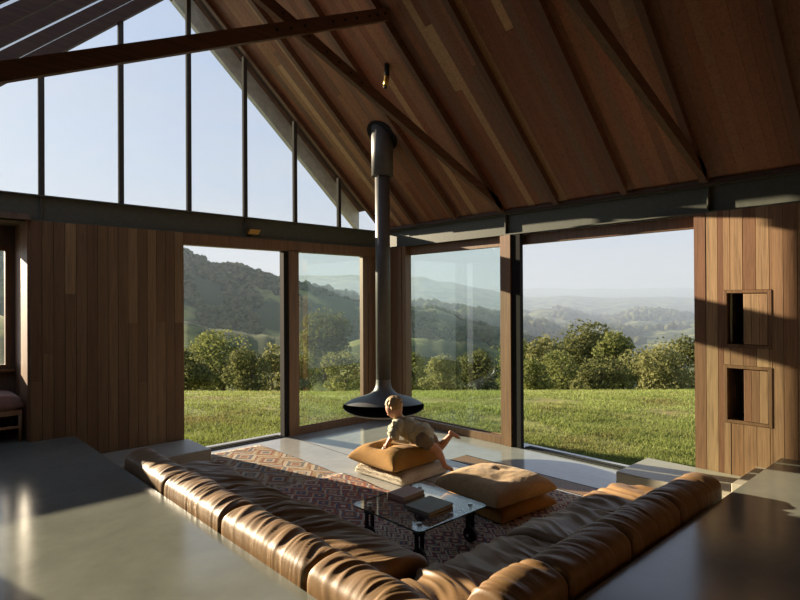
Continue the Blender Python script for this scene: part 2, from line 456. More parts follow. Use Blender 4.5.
# the two hatches in the timber wall
for k, (ya, yb, za, zb) in enumerate(NICH):
    h = empty('wall_hatch', (.0, (ya+yb)/2, za))
    tag(h, ['upper square timber hatch in the plank wall, half open at eye level', 'lower square timber hatch in the plank wall, half open, nearer the floor'][k], 'hatch', 'hatches in the plank wall')
    def hb(n, x0, x1, y0, y1, z0, z1, m, par=h, off=None):
        return box(n, x0, x1, y0-(ya+yb)/2, y1-(ya+yb)/2, z0-za, z1-za, m, par, .002)
    t = .03
    hb('frame_side', -.007, .05, yb-t, yb, za-t, zb+t, M_frame)
    hb('frame_side', -.007, .05, ya, ya+t, za-t, zb+t, M_frame)
    hb('frame_rail', -.007, .05, yb, ya, zb, zb+t, M_frame)
    hb('frame_rail', -.007, .05, yb, ya, za-t, za, M_frame)
    hb('inner_box', .44, .455, yb-.05, ya+.05, za-.05, zb+.05, M_dado)
    hb('inner_side', .045, .445, ya, ya+.02, za-.02, zb+.02, M_dado)
    hb('inner_side', .045, .445, yb-.02, yb, za-.02, zb+.02, M_dado)
    hb('inner_rail', .045, .445, yb-.02, ya+.02, za-.02, za, M_dado); hb('inner_rail', .045, .445, yb-.02, ya+.02, zb, zb+.02, M_dado)
    for q in range(3):
        y1 = yb+.004+q*.068
        hb('shutter_board', -.006, .014, y1, y1+.0665, za+.004, zb-.008, M_wallwood)
    hb('handle', .20, .215, ya-.012, ya-.004, za+.19, za+.32, M_brass if k == 0 else M_frame)
    hb('glazing_bead', .052, .062, ya-.03, ya-.012, za, zb, M_steel_l) if k == 0 else None

# hidden walls behind the camera
wb = box('wall_back', -7.1, .2, -10.55, -10.4, 0, 6.4, M_dado); tag(wb, kind='structure')
wsd = box('wall_side', -7.25, -7.1, -10.55, .95, 0, 2.75, M_dado); tag(wsd, kind='structure')

# recess at the left with its window
wrc = boxes('wall_recess', [(-7.1, -5.04, .76, .95, UP, 1.20), (-7.1, -5.04, .76, .95, 2.62, BB), (-7.1, -6.85, .76, .95, 1.2, 2.62), (-5.09, -5.04, .76, .95, 1.2, 2.62), (-7.1, -5.04, -.05, .95, BB, BB+.06)], M_dado); tag(wrc, kind='structure')
wn4 = empty('window_4', (-6.0, .82, 1.2)); tag(wn4, kind='structure')
for n, b in [('frame_side', (-5.155, -5.09, .78, .86, 1.2, 2.62)), ('frame_side', (-6.85, -6.785, .78, .86, 1.2, 2.62)), ('frame_rail', (-6.785, -5.155, .78, .86, 1.2, 1.25)), ('frame_rail', (-6.785, -5.155, .78, .86, 2.57, 2.62))]:
    child_box(n, *b, M_frame, wn4)
pane('pane', [(-6.785, .82, 1.25), (-5.155, .82, 1.25), (-5.155, .82, 2.57), (-6.785, .82, 2.57)], M_glass, wn4)
child_box('sill', -6.85, -5.07, .70, .78, 1.17, 1.2, M_frame, wn4)

# ------------------------------------------------------------------ steel beams (I sections)
tb = boxes('trim_1', [(-7.1, -.02, .06, .075, BB, BT), (-7.1, .0, .0, .14, BB, BB+.014), (-7.1, .0, .0, .14, BT-.014, BT)], M_steel); tag(tb, kind='structure')
te = boxes('trim_2', [(.06, .075, -10.4, .0, BB, BT), (.0, .14, -10.4, .14, BB, BB+.014), (.0, .14, -10.4, .14, BT-.014, BT)], M_steel); tag(te, kind='structure')
for yy in (-2.49, -5.03, -7.5):
    box('stiffener', .002, .06, yy-.006, yy+.006, BB+.014, BT-.014, M_steel, te)
for xx in (-4.93, -2.51):
    box('stiffener', xx-.005, xx+.005, .03, .06, BB+.014, BT-.014, M_steel, tb)
# rake member of the gable
def zroof(x): return 3.07-.9*x
XR = -3.55
def rake(name, x0, x1, s, zoff0, zoff1, y0, y1, mat, parent=None):
    """sloped prism between x0 and x1; top z = base+zoff1, bottom z = base+zoff0; s=slope sign base fn"""
    bm = bmesh.new()
    A = [(x0, y0, s(x0)+zoff0), (x0, y1, s(x0)+zoff0), (x0, y1, s(x0)+zoff1), (x0, y0, s(x0)+zoff1)]
    B = [(x1, y0, s(x1)+zoff0), (x1, y1, s(x1)+zoff0), (x1, y1, s(x1)+zoff1), (x1, y0, s(x1)+zoff1)]
    bm_hex(bm, A, B)
    return bm_obj(name, bm, mat, parent)
def zrk(x): return 3.321-.9015*x     # underside of the outer rake member
tr = rake('trim_3', .12, XR, zrk, 0, .60, .82, .85, M_steel_l); tag(tr, kind='structure')
rake('bottom_flange', .12, XR, zrk, -.012, .0, .79, .88, M_steel_l, tr)
rake('verge_board', .12, XR, zrk, .36, .43, .02, 1.02, M_backing, tr)
def zleft(x): return 9.005+.9*x     # underside of the left slope rafters
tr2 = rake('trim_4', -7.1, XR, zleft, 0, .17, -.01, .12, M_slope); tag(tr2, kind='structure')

# ------------------------------------------------------------------ windows and door frames of the gable wall
gw = empty('window_1', (-3.3, .06, BT)); tag(gw, kind='structure')
MX = [-4.927, -4.115, -3.30, -2.515, -1.715, -.912]
def skyline(x): return (zroof(x)+.0) if x > XR else zleft(x)
for x in MX:
    zt = skyline(x)+.015
    o = box('mullion', x-.028+3.3, x+.028+3.3, -.055, .0, 0, zt-BT, M_mull, gw, .004)
xs = [-6.55]+MX+[-.06]
for a, b in zip(xs[:-1], xs[1:]):
    pts = [(a, BT), (b, BT), (b, max(BT+.001, skyline(b)+.01)), ]
    if a < XR < b: pts.append((XR, skyline(XR+.001)))
    pts.append((a, max(BT+.001, skyline(a)+.01)))
    bm = bmesh.new(); bm.faces.new([bm.verts.new((p[0]+3.3, .025, p[1]-BT)) for p in pts])
    bm_obj('pane', bm, M_glass, gw)
# left end infill below the slope
w2 = empty('window_2', (-1.1, .06, 0)); tag(w2, kind='structure')
for n, b, m in [('stile', (-1.842, -1.672, .0, .09, .0, HEAD+.02), M_frame), ('stile', (-.46, -.36, .0, .09, 0, HEAD), M_frame), ('corner_post', (-.345, -.27, .0, .10, 0, HEAD), M_frame), ('corner_post', (-.265, .14, .03, .14, 0, HEAD), M_frame),
                ('bottom_rail', (-1.672, -.46, .0, .09, 0, .10), M_frame), ('bead', (-1.672, -.46, .03, .05, .10, .115), M_bench)]:
    child_box(n, *b, m, w2, .004)
pane('pane', [(-1.672, .047, .115), (-.46, .047, .115), (-.46, .047, HEAD), (-1.672, .047, HEAD)], M_glass_t, w2)
d1 = empty('door_1', (-2.6, .06, 0)); tag(d1, kind='structure')
child_box('head_frame', -3.394, .13, .0, .16, HEAD, BB-.001, M_frame, d1, .004)
child_box('jamb', -1.925, -1.846, .01, .12, .0, HEAD+.02, M_black, d1)
child_box('jamb', -3.392, -3.372, .03, .2, .0, HEAD, M_frame, d1)
child_box('threshold', -3.39, -1.93, .03, .19, .0, .012, M_mull, d1)
child_box('track', -3.39, -1.93, .08, .10, .012, .02, M_black, d1)
w3 = empty('window_3', (.06, -1.4, 0)); tag(w3, kind='structure')
for n, b, m in [('stile', (.0, .13, -2.484, -2.402, 0, BB-.003), M_frame), ('stile', (.0, .13, -.52, -.435, 0, BB-.003), M_frame), ('corner_post', (.0, .13, -.42, -.34, 0, BB-.003), M_frame), ('corner_post', (.02, .14, -.335, .0, 0, BB-.003), M_frame),
                ('bottom_rail', (.0, .12, -2.402, -.52, 0, .105), M_frame), ('bead', (.08, .10, -2.402, -.52, .105, .12), M_bench), ('top_rail', (.10, .128, -2.402, -.52, HEAD+.01, BB-.003), M_frame)]:
    child_box(n, *b, m, w3, .004)
pane('pane', [(.105, -2.402, .12), (.105, -.52, .12), (.105, -.52, HEAD+.01), (.105, -2.402, HEAD+.01)], M_glass_t, w3)
d2 = empty('door_2', (.06, -3.8, 0)); tag(d2, kind='structure')
child_box('head_frame', .13, .20, -4.895, .0, HEAD+.015, BB-.001, M_frame, d2, .004)
child_box('jamb', -.015, .10, -2.585, -2.489, 0, BB-.002, M_frame, d2, .003)
child_box('post', .005, .075, -2.725, -2.59, 0, BB-.002, M_black, d2)
child_box('threshold', .03, .19, -4.89, -2.74, 0, .012, M_mull, d2)
child_box('track', .08, .10, -4.89, -2.74, .012, .02, M_black, d2)
# trench vent in the floor beside the eave glazing
fv = empty('floor_vent', (-.90, -3.3, 0)); tag(fv, 'long narrow slatted vent strip set in the lower floor beside the open doorway', 'floor vent')
child_box('rim', -1.055, -1.04, -4.24, -2.42, 0, .003, M_mull, fv); child_box('rim', -.76, -.745, -4.24, -2.42, 0, .003, M_mull, fv)
for k in range(10):
    x0 = -1.037+k*.0278
    child_box('slat', x0, x0+.018, -4.235, -2.425, 0, .003, M_bench, fv)
child_box('trough', -1.04, -.76, -4.235, -2.425, .0, .0008, M_black, fv)

# ------------------------------------------------------------------ roof
RD = .085
ceil = rake('ceiling', .12, XR, zroof, RD+.02, RD+.10, -10.5, .012, M_backing); tag(ceil, kind='structure')
# soffit boards, in two or three lengths each
bw = .0935; y = -.002; nb = 0
while y > -7.3:
    cuts = [0.03]
    c = random.uniform(-2.4, -.5); cuts.append(c)
    if random.random() < .35: cuts.append(max(c-random.uniform(.9, 1.6), XR+.2))
    cuts.append(XR)
    for a, b in zip(cuts[:-1], cuts[1:]):
        rake('board', a-.001, b+.001, zroof, RD+random.uniform(0, .003), RD+.018, y-bw+.0006, y-.0006, M_ceil, ceil)
        nb += 1
    y -= bw
far = rake('board_field', .03, XR, zroof, RD+.002, RD+.018, -10.4, y, M_ceil, ceil); far['kind'] = 'stuff'
for yy in [-.036, -.84, -1.68, -2.49, -3.34, -4.21, -5.03, -5.89, -6.74, -7.6, -8.5]:
    rake('rafter', -.075 if yy > -.1 else -.11, XR, zroof, 0.0 if yy > -.1 else -.03, RD-.001, yy-.033, yy+.033, M_raft, ceil)
boxes('eave_plate', [(-.05, .12, -10.4, .0, BT+.001, 3.175)], M_slope, ceil)
box('ridge_board', XR-.03, XR+.03, -10.4, .0, 5.75, 6.45, M_truss, ceil)
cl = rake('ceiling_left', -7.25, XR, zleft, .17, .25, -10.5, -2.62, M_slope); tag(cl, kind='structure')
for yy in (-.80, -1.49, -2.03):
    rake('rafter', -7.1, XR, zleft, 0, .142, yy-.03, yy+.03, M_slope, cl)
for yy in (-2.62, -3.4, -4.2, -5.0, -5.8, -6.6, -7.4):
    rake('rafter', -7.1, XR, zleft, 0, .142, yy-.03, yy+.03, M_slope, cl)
pane('roof_glazing', [(-7.1, -2.62, zleft(-7.1)+.172), (XR, -2.62, zleft(XR)+.172), (XR, .12, zleft(XR)+.172), (-7.1, .12, zleft(-7.1)+.172)], M_roofglass, cl)

# scissor trusses
def truss(yy, s, label, bolts):
    t = empty('roof_truss', (XR, yy, 3.1)); tag(t, label, 'roof truss', 'scissor trusses under the roof')
    def ch(nm, x0, z0, x1, z1, dep, th, yo):
        bm = bmesh.new()
        A = [(x0-XR, yo-th, z0-3.1), (x0-XR, yo+th, z0-3.1), (x0-XR, yo+th, z0+dep-3.1), (x0-XR, yo-th, z0+dep-3.1)]
        B = [(x1-XR, yo-th, z1-3.1), (x1-XR, yo+th, z1-3.1), (x1-XR, yo+th, z1+dep-3.1), (x1-XR, yo-th, z1+dep-3.1)]
        bm_hex(bm, A, B); return bm_obj(nm, bm, M_truss, t)
    z0 = 3.13
    a = ch('chord', .0, z0, -4.75, z0+s*4.75, .125, .033, 0.0)
    zl = 2.80
    b = ch('chord', -7.0, zl, -2.17, zl+.456*4.83, .14, .033, -.07)
    if bolts:
        for x in (-3.55, -3.40, -3.25, -2.92, -2.77, -2.62, -2.45, -2.34, -2.23):
            zc = zl+.456*(x+7.0)+.07
            cyl('bolt', (x-XR, -.105, zc-3.1), (x-XR, -.117, zc-3.1), .013, M_iron, b, seg=8)
        for x in (-3.45, -3.3, -3.15, -2.95, -2.8, -2.65, -2.5):
            zc = z0+s*(-x)+.062
            cyl('bolt', (x-XR, -.034, zc-3.1), (x-XR, -.045, zc-3.1), .012, M_iron, a, seg=8)
    return t
truss(-2.49, .425, 'dark timber scissor truss crossing the tall gable window at upper left', True)
truss(-5.03, .365, 'dark timber scissor truss nearer the camera, meeting the steel beam above the plank wall', False)

# ------------------------------------------------------------------ brass spotlight, and a brass slab in place of a sun reflection
sp = empty('spotlight', (-1.80, -2.13, zroof(-1.80)+.085)); tag(sp, 'small brass spotlight on a black base fixed to the sloping board ceiling', 'spotlight')
cyl('base', (0, 0, 0), (0, 0, -.15), .03, M_black, sp); cyl('lamp_body', (0, 0, -.15), (-.05, -.03, -.29), .03, M_brass, sp)
cyl('cap', (-.05, -.03, -.29), (-.055, -.033, -.305), .024, M_iron, sp)
sun_refl = empty('spotlight', (-2.42, 0, 2.93)); tag(sun_refl, 'flat brass slab standing in for a sunlight reflection on the dark steel beam over the open door', 'light patch')  # no lamp: sheared brass slab imitates a patch of reflected sun on the beam
bm = bmesh.new(); bm_hex(bm, [(-.10, -.05, -.035), (.06, -.05, -.035), (.06, .058, -.035), (-.10, .058, -.035)], [(-.06, -.05, .035), (.10, -.05, .035), (.10, .058, .035), (-.06, .058, .035)])
bm_obj('reflection_slab', bm, M_brass, sun_refl); box('added_bracket', -.02, .02, .03, .058, -.06, -.035, M_iron, sun_refl)

# ------------------------------------------------------------------ bench in the recess
be = empty('window_bench', (-6.0, .4, UP)); tag(be, 'timber framed bench with a mauve seat cushion under the left window', 'bench')
def cushion_mesh(name, L, W, H, mat, parent, loc, rz=0, p=5.0, q=.42, nx=36, ny=36, amp=.008, seed=1, corner=.06, dent=None, freq=9, flatb=.55, wr=0.0):
    """pillow: superelliptic outline pinched to a seam; flatb = how far the underside bulges (fraction)"""
    u = np.linspace(-1, 1, nx); v = np.linspace(-1, 1, ny)
    U, V = np.meshgrid(u, v, indexing='ij')
    # denser sampling near rim
    U = np.sin(U*math.pi/2)*.35+U*.65; V = np.sin(V*math.pi/2)*.35+V*.65
    prof = np.clip((1-np.abs(U)**p), 0, 1)**q*np.clip((1-np.abs(V)**p), 0, 1)**q
    # sides bow in a little between the corners
    bx = 1-corner*(1-V**2)*np.abs(U)**2; by = 1-corner*(1-U**2)*np.abs(V)**2
    X = U*L/2*bx; Y = V*W/2*by
    n = (fbm(X*freq+seed*9.1, Y*freq+3.3, seed, 3)-.45)
    wrk = np.abs(fbm(X*14+5, Y*14+seed, seed+5, 2)-.4)
    rim = np.clip((np.abs(U)**4+np.abs(V)**4), 0, 1)
    zt = prof*H*(1-flatb*.5)+n*amp*2*(prof > .05)*prof + wr*wrk*rim*prof
    if dent:
        for (dx, dy, dr, dd) in dent: zt = zt-dd*np.exp(-(((X-dx)**2+(Y-dy)**2)/dr**2))*prof
    zb = -prof*H*flatb*.5
    zb = np.maximum(zb, -H*flatb*.42)
    z0 = H*flatb*.42
    top = np.stack([X, Y, zt+z0], -1).reshape(-1, 3); bot = np.stack([X, Y, zb+z0], -1).reshape(-1, 3)
    N = nx*ny
    idx = np.arange(N).reshape(nx, ny)
    q1 = np.stack([idx[:-1, :-1], idx[1:, :-1], idx[1:, 1:], idx[:-1, 1:]], -1).reshape(-1, 4)
    F = np.concatenate([q1, q1[:, ::-1]+N])
    Vv = np.concatenate([top, bot])
    o = mesh_np(name, Vv, F, mat, parent, True)
    bm = bmesh.new(); bm.from_mesh(o.data); bmesh.ops.remove_doubles(bm, verts=list(bm.verts), dist=1e-4)
    bmesh.ops.recalc_face_normals(bm, faces=list(bm.faces)); bm.to_mesh(o.data); bm.free()
    o.data.polygons.foreach_set('use_smooth', np.ones(len(o.data.polygons), dtype=bool))
    o.location = loc; o.rotation_euler = (0, 0, rz)
    return o
cushion_mesh('seat_cushion', 1.84, .60, .17, M_pink, be, (0, -.02, .35), 0, 14, .35, 40, 20, .004, 2, .01)
child_box('seat_rail', -6.92, -5.10, .09, .13, UP+.29, UP+.345, M_bench, be); child_box('seat_rail', -6.92, -5.10, .66, .70, UP+.29, UP+.345, M_bench, be)
child_box('stretcher', -6.9, -5.12, .10, .125, UP+.15, UP+.175, M_bench, be)
for (x, yv) in ((-5.115, .11), (-6.905, .11), (-5.115, .68), (-6.905, .68)):
    cyl('leg', (x+6.0, yv-.4, 0), (x+6.0, yv-.4, .30), .014, M_bench, be, .02, 10)

# ------------------------------------------------------------------ rugs
def rug(name, x0, x1, y0, y1, z, mat, seed, label, fr):
    nx, ny = 40, 60
    X, Y = np.meshgrid(np.linspace(x0, x1, nx), np.linspace(y0, y1, ny), indexing='ij')
    ed = (fbm(Y*2.2, Y*0+seed, seed, 3)-.45)*.05; ed2 = (fbm(X*2.2, X*0+seed+4, seed, 3)-.45)*.05
    X2 = X+ed; Y2 = Y+ed2
    Zt = z+.008+.004*(fbm(X*3, Y*3, seed)-.45)
    V = np.concatenate([np.stack([X2, Y2, Zt], -1).reshape(-1, 3), np.stack([X2, Y2, Zt*0+z+.001], -1).reshape(-1, 3)])
    N = nx*ny; idx = np.arange(N).reshape(nx, ny)
    q1 = np.stack([idx[:-1, :-1], idx[1:, :-1], idx[1:, 1:], idx[:-1, 1:]], -1).reshape(-1, 4)
    ring = np.concatenate([idx[:, 0], idx[-1, 1:], idx[::-1, -1][1:], idx[0, ::-1][1:-1]])
    s = np.stack([ring, np.roll(ring, -1), np.roll(ring, -1)+N, ring+N], -1)[:, ::-1]
    F = np.concatenate([q1, q1[:, ::-1]+N, s])
    cx, cy_ = (x0+x1)/2, (y0+y1)/2
    root = empty(name, (cx, cy_, 0)); tag(root, label, 'rug', 'kilim rugs in the seating pit')
    V[:, 0] -= cx; V[:, 1] -= cy_
    mesh_np('weave', V, F, mat, root, True)
    # fringe tassels along one short side, one joined strip of threads
    fv = []; ff = []
    for k in range(int((x1-x0)/.018)):
        xx = x0+k*.018; yy = y1 if fr > 0 else y0
        a = len(fv); dx = random.uniform(-.01, .01); ln = random.uniform(.05, .08)*fr
        e = float(np.interp(xx, X2[:, -1 if fr > 0 else 0], Y2[:, -1 if fr > 0 else 0]))
        fv += [(xx-cx, e-cy_, z+.006), (xx+.007-cx, e-cy_, z+.006), (xx+.006+dx-cx, e+ln-cy_, z+.003), (xx+dx-cx, e+ln-cy_, z+.003)]
        ff.append((a, a+1, a+2, a+3))
    o = mesh_np('fringe', fv, ff, M_fringe, root); o['kind'] = 'stuff'
    return root
rug('kilim_rug', -3.30, -2.40, -2.05, -.16, 0, M_rug1, 3, 'ochre and rust diamond kilim rug nearest the open door, mostly in sun', 1)
rug('kilim_rug', -3.62, -2.37, -3.45, -2.0, .010, M_rug2, 8, 'faded red kilim rug between the left sofa row and the child', 1)
rug('kilim_rug', -3.62, -1.15, -4.62, -3.42, .020, M_rug3, 12, 'dark patterned kilim rug under the glass table and the tan cushion', 1)

# ------------------------------------------------------------------ the leather sofa in the pit
def sweep_cushion(name, L, prof, mat, parent, to_world, nu=110, wf=12, wa=.012, skew=.6, seed=1, endr=.10, mask=None, soft=.02, sag=0.0, gather=.0):
    """prof: closed loop of (t,z) points, resampled; u runs along the length; folds run across"""
    P = np.array(prof+[prof[0]], float)
    seg = np.linalg.norm(np.diff(P, axis=0), axis=1); s = np.concatenate([[0], np.cumsum(seg)])
    nv = 72
    sv = np.linspace(0, s[-1], nv, endpoint=False)
    T = np.interp(sv, s, P[:, 0]); Zp = np.interp(sv, s, P[:, 1])
    for _ in range(2):
        T = (np.roll(T, 1)+2*T+np.roll(T, -1))/4; Zp = (np.roll(Zp, 1)+2*Zp+np.roll(Zp, -1))/4
    c = np.array([T.mean(), Zp.mean()])
    dt = np.roll(T, -1)-np.roll(T, 1); dz = np.roll(Zp, -1)-np.roll(Zp, 1)
    nl = np.hypot(dt, dz); nT, nZ = dz/nl, -dt/nl
    if ((T-c[0])*nT+(Zp-c[1])*nZ).mean() < 0: nT, nZ = -nT, -nZ
    u = np.linspace(0, 1, nu)
    U, S = np.meshgrid(u*L, sv, indexing='ij')
    warp = (fbm(U*2.2+seed, S*2.2, seed+3, 2)-.45)
    a = U+skew*S*.35+warp*.35
    k1 = fbm(a*wf, S*1.6+seed*3.7, seed, 2); k1 = 1-np.abs(k1-.40)*5.5
    k2 = fbm(a*wf*2.3+9, S*3.0, seed+11, 2); k2 = 1-np.abs(k2-.40)*4
    big = fbm(U*3.1+seed, S*2.5, seed+21, 2)-.42
    d = wa*np.clip(k1, -.9, 1)+wa*.5*np.clip(k2, -1.0, 1)+wa*2.6*big
    if mask is not None:
        mk = mask(T, Zp); d = d*mk[None, :]
    dl = np.minimum(U, L-U)
    er = np.clip(dl/endr, 0, 1); er = np.sqrt(np.clip(1-(1-er)**2, 0, 1))
    sc_ = .90+.10*er
    TT = c[0]+(T[None, :]-c[0])*sc_+nT[None, :]*d*er
    ZZ = c[1]+(Zp[None, :]-c[1])*sc_+nZ[None, :]*d*er
    zmin = Zp.min(); ZZ = np.maximum(ZZ, zmin)
    ZZ = ZZ - sag*np.sin(np.pi*U/L)
    V = to_world(U.ravel(), TT.ravel(), ZZ.ravel())
    idx = np.arange(nu*nv).reshape(nu, nv); nx_ = np.roll(idx, -1, axis=1)
    F = np.stack([idx[:-1], idx[1:], nx_[1:], nx_[:-1]], -1).reshape(-1, 4)
    me_v = np.concatenate([V, V[idx[0]].mean(0, keepdims=True), V[idx[-1]].mean(0, keepdims=True)])
    Fl = [tuple(f) for f in F.tolist()]; n0, n1 = nu*nv, nu*nv+1
    for j in range(nv):
        Fl.append((int(idx[0, j]), int(nx_[0, j]), n0)); Fl.append((int(nx_[-1, j]), int(idx[-1, j]), n1))
    o = mesh_np(name, me_v, Fl, mat, parent, True)
    bm = bmesh.new(); bm.from_mesh(o.data); bmesh.ops.recalc_face_normals(bm, faces=list(bm.faces)); bm.to_mesh(o.data); bm.free()
    return o
BACK = [(.004, .10), (.0, .30), (.0, .50), (.004, .550), (.020, .570), (.07, .590), (.13, .604), (.20, .602), (.25, .578), (.285, .53), (.315, .46), (.325, .38), (.32, .25), (.30, .10)]
SEAT = [(.26, .06), (.25, .20), (.26, .32), (.32, .365), (.48, .38), (.68, .375), (.83, .345), (.91, .31), (.945, .25), (.95, .15), (.94, .06), (.7, .05), (.5, .05)]
def mback(T, Z): return np.clip((T-.0)/.10, .22, 1)*np.clip((Z-.2)/.2, 0, 1)
def mseat(T, Z): return np.clip((Z-.10)/.2, .15, 1)
def sofa_mod(wing, a, b, seed, label):
    L = abs(b-a)
    if wing == 'L':
        loc = (-4.1, -(a+b)/2*1.0, 0); loc = (-4.1, (a+b)/2, 0)
        f = lambda U, T, Z: np.stack([-4.6+T-loc[0], max(a, b)-U-loc[1], Z], -1)
    else:
        loc = ((a+b)/2, -5.1, 0)
        f = lambda U, T, Z: np.stack([min(a, b)+U-loc[0], -5.62+T-loc[1], Z], -1)
    t = empty('sofa_section', loc); tag(t, label, 'sofa', 'leather sofa sections lining the pit')
    sweep_cushion('back_cushion', L, BACK, M_leather, t, f, int(150*L)+20, 13, .011, .5, seed, .045, mback)
    sweep_cushion('seat_cushion', L, SEAT, M_leather, t, f, int(150*L)+20, 9, .022, -1.3, seed+50, .05, mseat)
    g = .02
    if wing == 'L': box('base', -.47, .42, -L/2+g, L/2-g, 0, .06, M_black, t)
    else: box('base', -L/2+g, L/2-g, -.49, .42, 0, .06, M_black, t)
    return t
sofa_mod('L', -1.66, -2.625, 1, 'tan leather sofa section ending beside the low concrete step, far end of the left row')
sofa_mod('L', -2.635, -3.625, 2, 'tan leather sofa section, second from the concrete step in the left row')
sofa_mod('L', -3.635, -4.625, 3, 'tan leather sofa section, third from the concrete step, level with the glass table')
sofa_mod('R', -3.67, -2.985, 4, 'tan leather sofa section next to the corner in the right row')
sofa_mod('R', -2.975, -2.265, 5, 'tan leather sofa section in the right row, second from the corner')
sofa_mod('R', -2.255, -1.46, 6, 'tan leather sofa section ending beside the pale concrete step block, right row')
# the corner piece
t = empty('sofa_section', (-4.13, -5.12, 0)); tag(t, 'tan leather corner sofa section where the two rows meet, cut by the bottom edge', 'sofa', 'leather sofa sections lining the pit')
fL = lambda U, T, Z: np.stack([-4.6+T+4.13, -4.635-U+5.12, Z], -1)
fR = lambda U, T, Z: np.stack([-4.15+U+4.13, -5.62+T+5.12, Z], -1)
sweep_cushion('back_cushion', .985, BACK, M_leather, t, fL, 140, 13, .011, .5, 31, .045, mback)
sweep_cushion('back_cushion', .47, BACK, M_leather, t, fR, 80, 13, .011, .5, 32, .045, mback)
fS = lambda U, T, Z: np.stack([-4.18+U+4.13, -5.60+T+5.12, Z], -1)
sweep_cushion('seat_cushion', .50, SEAT, M_leather, t, fS, 90, 9, .022, -1.3, 83, .06, mseat)

# ------------------------------------------------------------------ coffee table on wheels
ct = empty('coffee_table', (-3.04, -3.90, 0.03)); tag(ct, 'low square glass coffee table on four black wheels', 'coffee table')
HT = .295
bm = bmesh.new()
vsq = []
for (sx, sy) in ((1, 1), (-1, 1), (-1, -1), (1, -1)):
    cx, cy_ = sx*(.39-.05), sy*(.39-.05); a0 = math.atan2(sy, sx)-math.pi/4
    for k in range(7):
        a = a0+math.pi/2*k/6; vsq.append((cx+.05*math.cos(a), cy_+.05*math.sin(a)))
lo = [bm.verts.new((x, yv, HT-.012)) for x, yv in vsq]; hi = [bm.verts.new((x, yv, HT)) for x, yv in vsq]
bm.faces.new(lo[::-1]); bm.faces.new(hi)
for k in range(len(lo)):
    j = (k+1) % len(lo); bm.faces.new((lo[k], lo[j], hi[j], hi[k]))
top = bm_obj('glass_top', bm, M_table_glass, ct)
edge_m = plain('glass_edge', (.05, .10, .085), .2)
top.data.materials.append(edge_m)
for p in top.data.polygons:
    if abs(p.normal.z) < .5: p.material_index = 1
for i, (sx, sy) in enumerate(((-1, 1), (-1, -1), (1, -1), (1, 1))):
    x, yv = sx*.285, sy*.285
    lg = boxes('leg', [(x-.032, x-.024, yv-.022, yv+.022, .04, HT-.07), (x+.024, x+.032, yv-.022, yv+.022, .04, HT-.07), (x-.034, x+.034, yv-.03, yv+.03, HT-.075, HT-.055)], M_iron, ct, .002)
    cyl('stem', (x, yv, HT-.055), (x, yv, HT-.012), .018, M_chrome, lg)
    cyl('bolt_cap', (x, yv, HT), (x, yv, HT+.012), .019, M_chrome, lg)
    cyl('wheel', (x-.018, yv, .060), (x+.018, yv, .060), .059, M_rubber, lg, seg=28)
    cyl('axle', (x-.036, yv, .060), (x+.036, yv, .060), .012, M_chrome, lg)

M_pg = plain('book_paper', (.55, .48, .36), .8, 0, .15, 80)
def book(name, x, y, z, w, d, h, rz, col, label):
    o = empty(name, (x, y, z), rz); tag(o, label, 'book', 'books on the glass table')
    m = plain(name+'_cover', col, .55)
    c = .003
    boxes('cover', [(-w/2, w/2, -d/2, d/2, 0, c), (-w/2, w/2, -d/2, d/2, h-c, h), (-w/2, -w/2+c, -d/2, d/2, c, h-c)], m, o, .0008)
    box('pages', -w/2+c, w/2-.005, -d/2+.005, d/2-.005, c, h-c, M_pg, o)
    return o
TZ = .03+HT+.0005
book('book', -3.03, -3.74, TZ, .25, .19, .028, .03, (.25, .12, .085), 'rust brown book under another, at the far side of the glass table')
book('book', -3.03, -3.735, TZ+.0285, .25, .185, .035, .06, (.42, .26, .20), 'dusty pink clothbound book on top of the far pile on the glass table')
book('book', -3.08, -4.06, TZ, .27, .24, .022, -.02, (.10, .085, .075), 'dark brown book under another, at the near side of the glass table')
book('book', -3.08, -4.05, TZ+.0225, .29, .25, .030, .05, (.20, .205, .165), 'grey green book on top of the near pile on the glass table')

# ------------------------------------------------------------------ floor cushions
a1 = empty('floor_cushion', (-1.84, -2.40, 0)); tag(a1, 'cream woolly floor cushion under the mustard one', 'cushion', 'floor cushions')
cushion_mesh('cover', .77, .77, .14, M_cream, a1, (0, 0, 0), .05, 9, .36, 46, 46, .006, 3, .03)
# woolly pile of the cream cushion
pv = []; pf = []
me = a1.children[0].data
prng = np.random.default_rng(5)
cs = [(p.center.copy(), p.normal.copy()) for p in me.polygons if p.center.z > .03]
for (c, n) in cs:
    for k in range(3):
        b = c+Vector(prng.uniform(-.012, .012, 3)); d = (n+Vector(prng.uniform(-.7, .7, 3))).normalized()*prng.uniform(.008, .018)
        s = d.orthogonal().normalized()*.004; a = len(pv)
        pv += [b-s-n*.004, b+s-n*.004, b+d]; pf.append((a, a+1, a+2))
o = mesh_np('pile', np.array([tuple(v) for v in pv]), pf, M_cream, a1); o.rotation_euler = (0, 0, .05); o['kind'] = 'stuff'
a2 = empty('floor_cushion', (-1.92, -2.37, .125)); tag(a2, 'mustard yellow floor cushion with the child leaning on it', 'cushion', 'floor cushions')
cushion_mesh('cover', .77, .77, .245, M_mustard, a2, (0, 0, 0), .02, 4.0, .46, 56, 56, .010, 4, .09, [(-.13, .07, .12, .07), (.22, -.05, .2, .05)], 7, .62, .012)
b1 = empty('floor_cushion', (-1.93, -3.83, .030)); tag(b1, 'rust orange floor cushion at the bottom of the pile behind the glass table', 'cushion', 'floor cushions')
cushion_mesh('cover', .78, .78, .15, M_rust, b1, (0, 0, 0), -.08, 5, .42, 48, 48, .006, 6, .05, None, 8, .6, .008)
b2 = empty('floor_cushion', (-1.98, -3.83, .168)); tag(b2, 'pale tan velvet floor cushion on the pile behind the glass table', 'cushion', 'floor cushions')
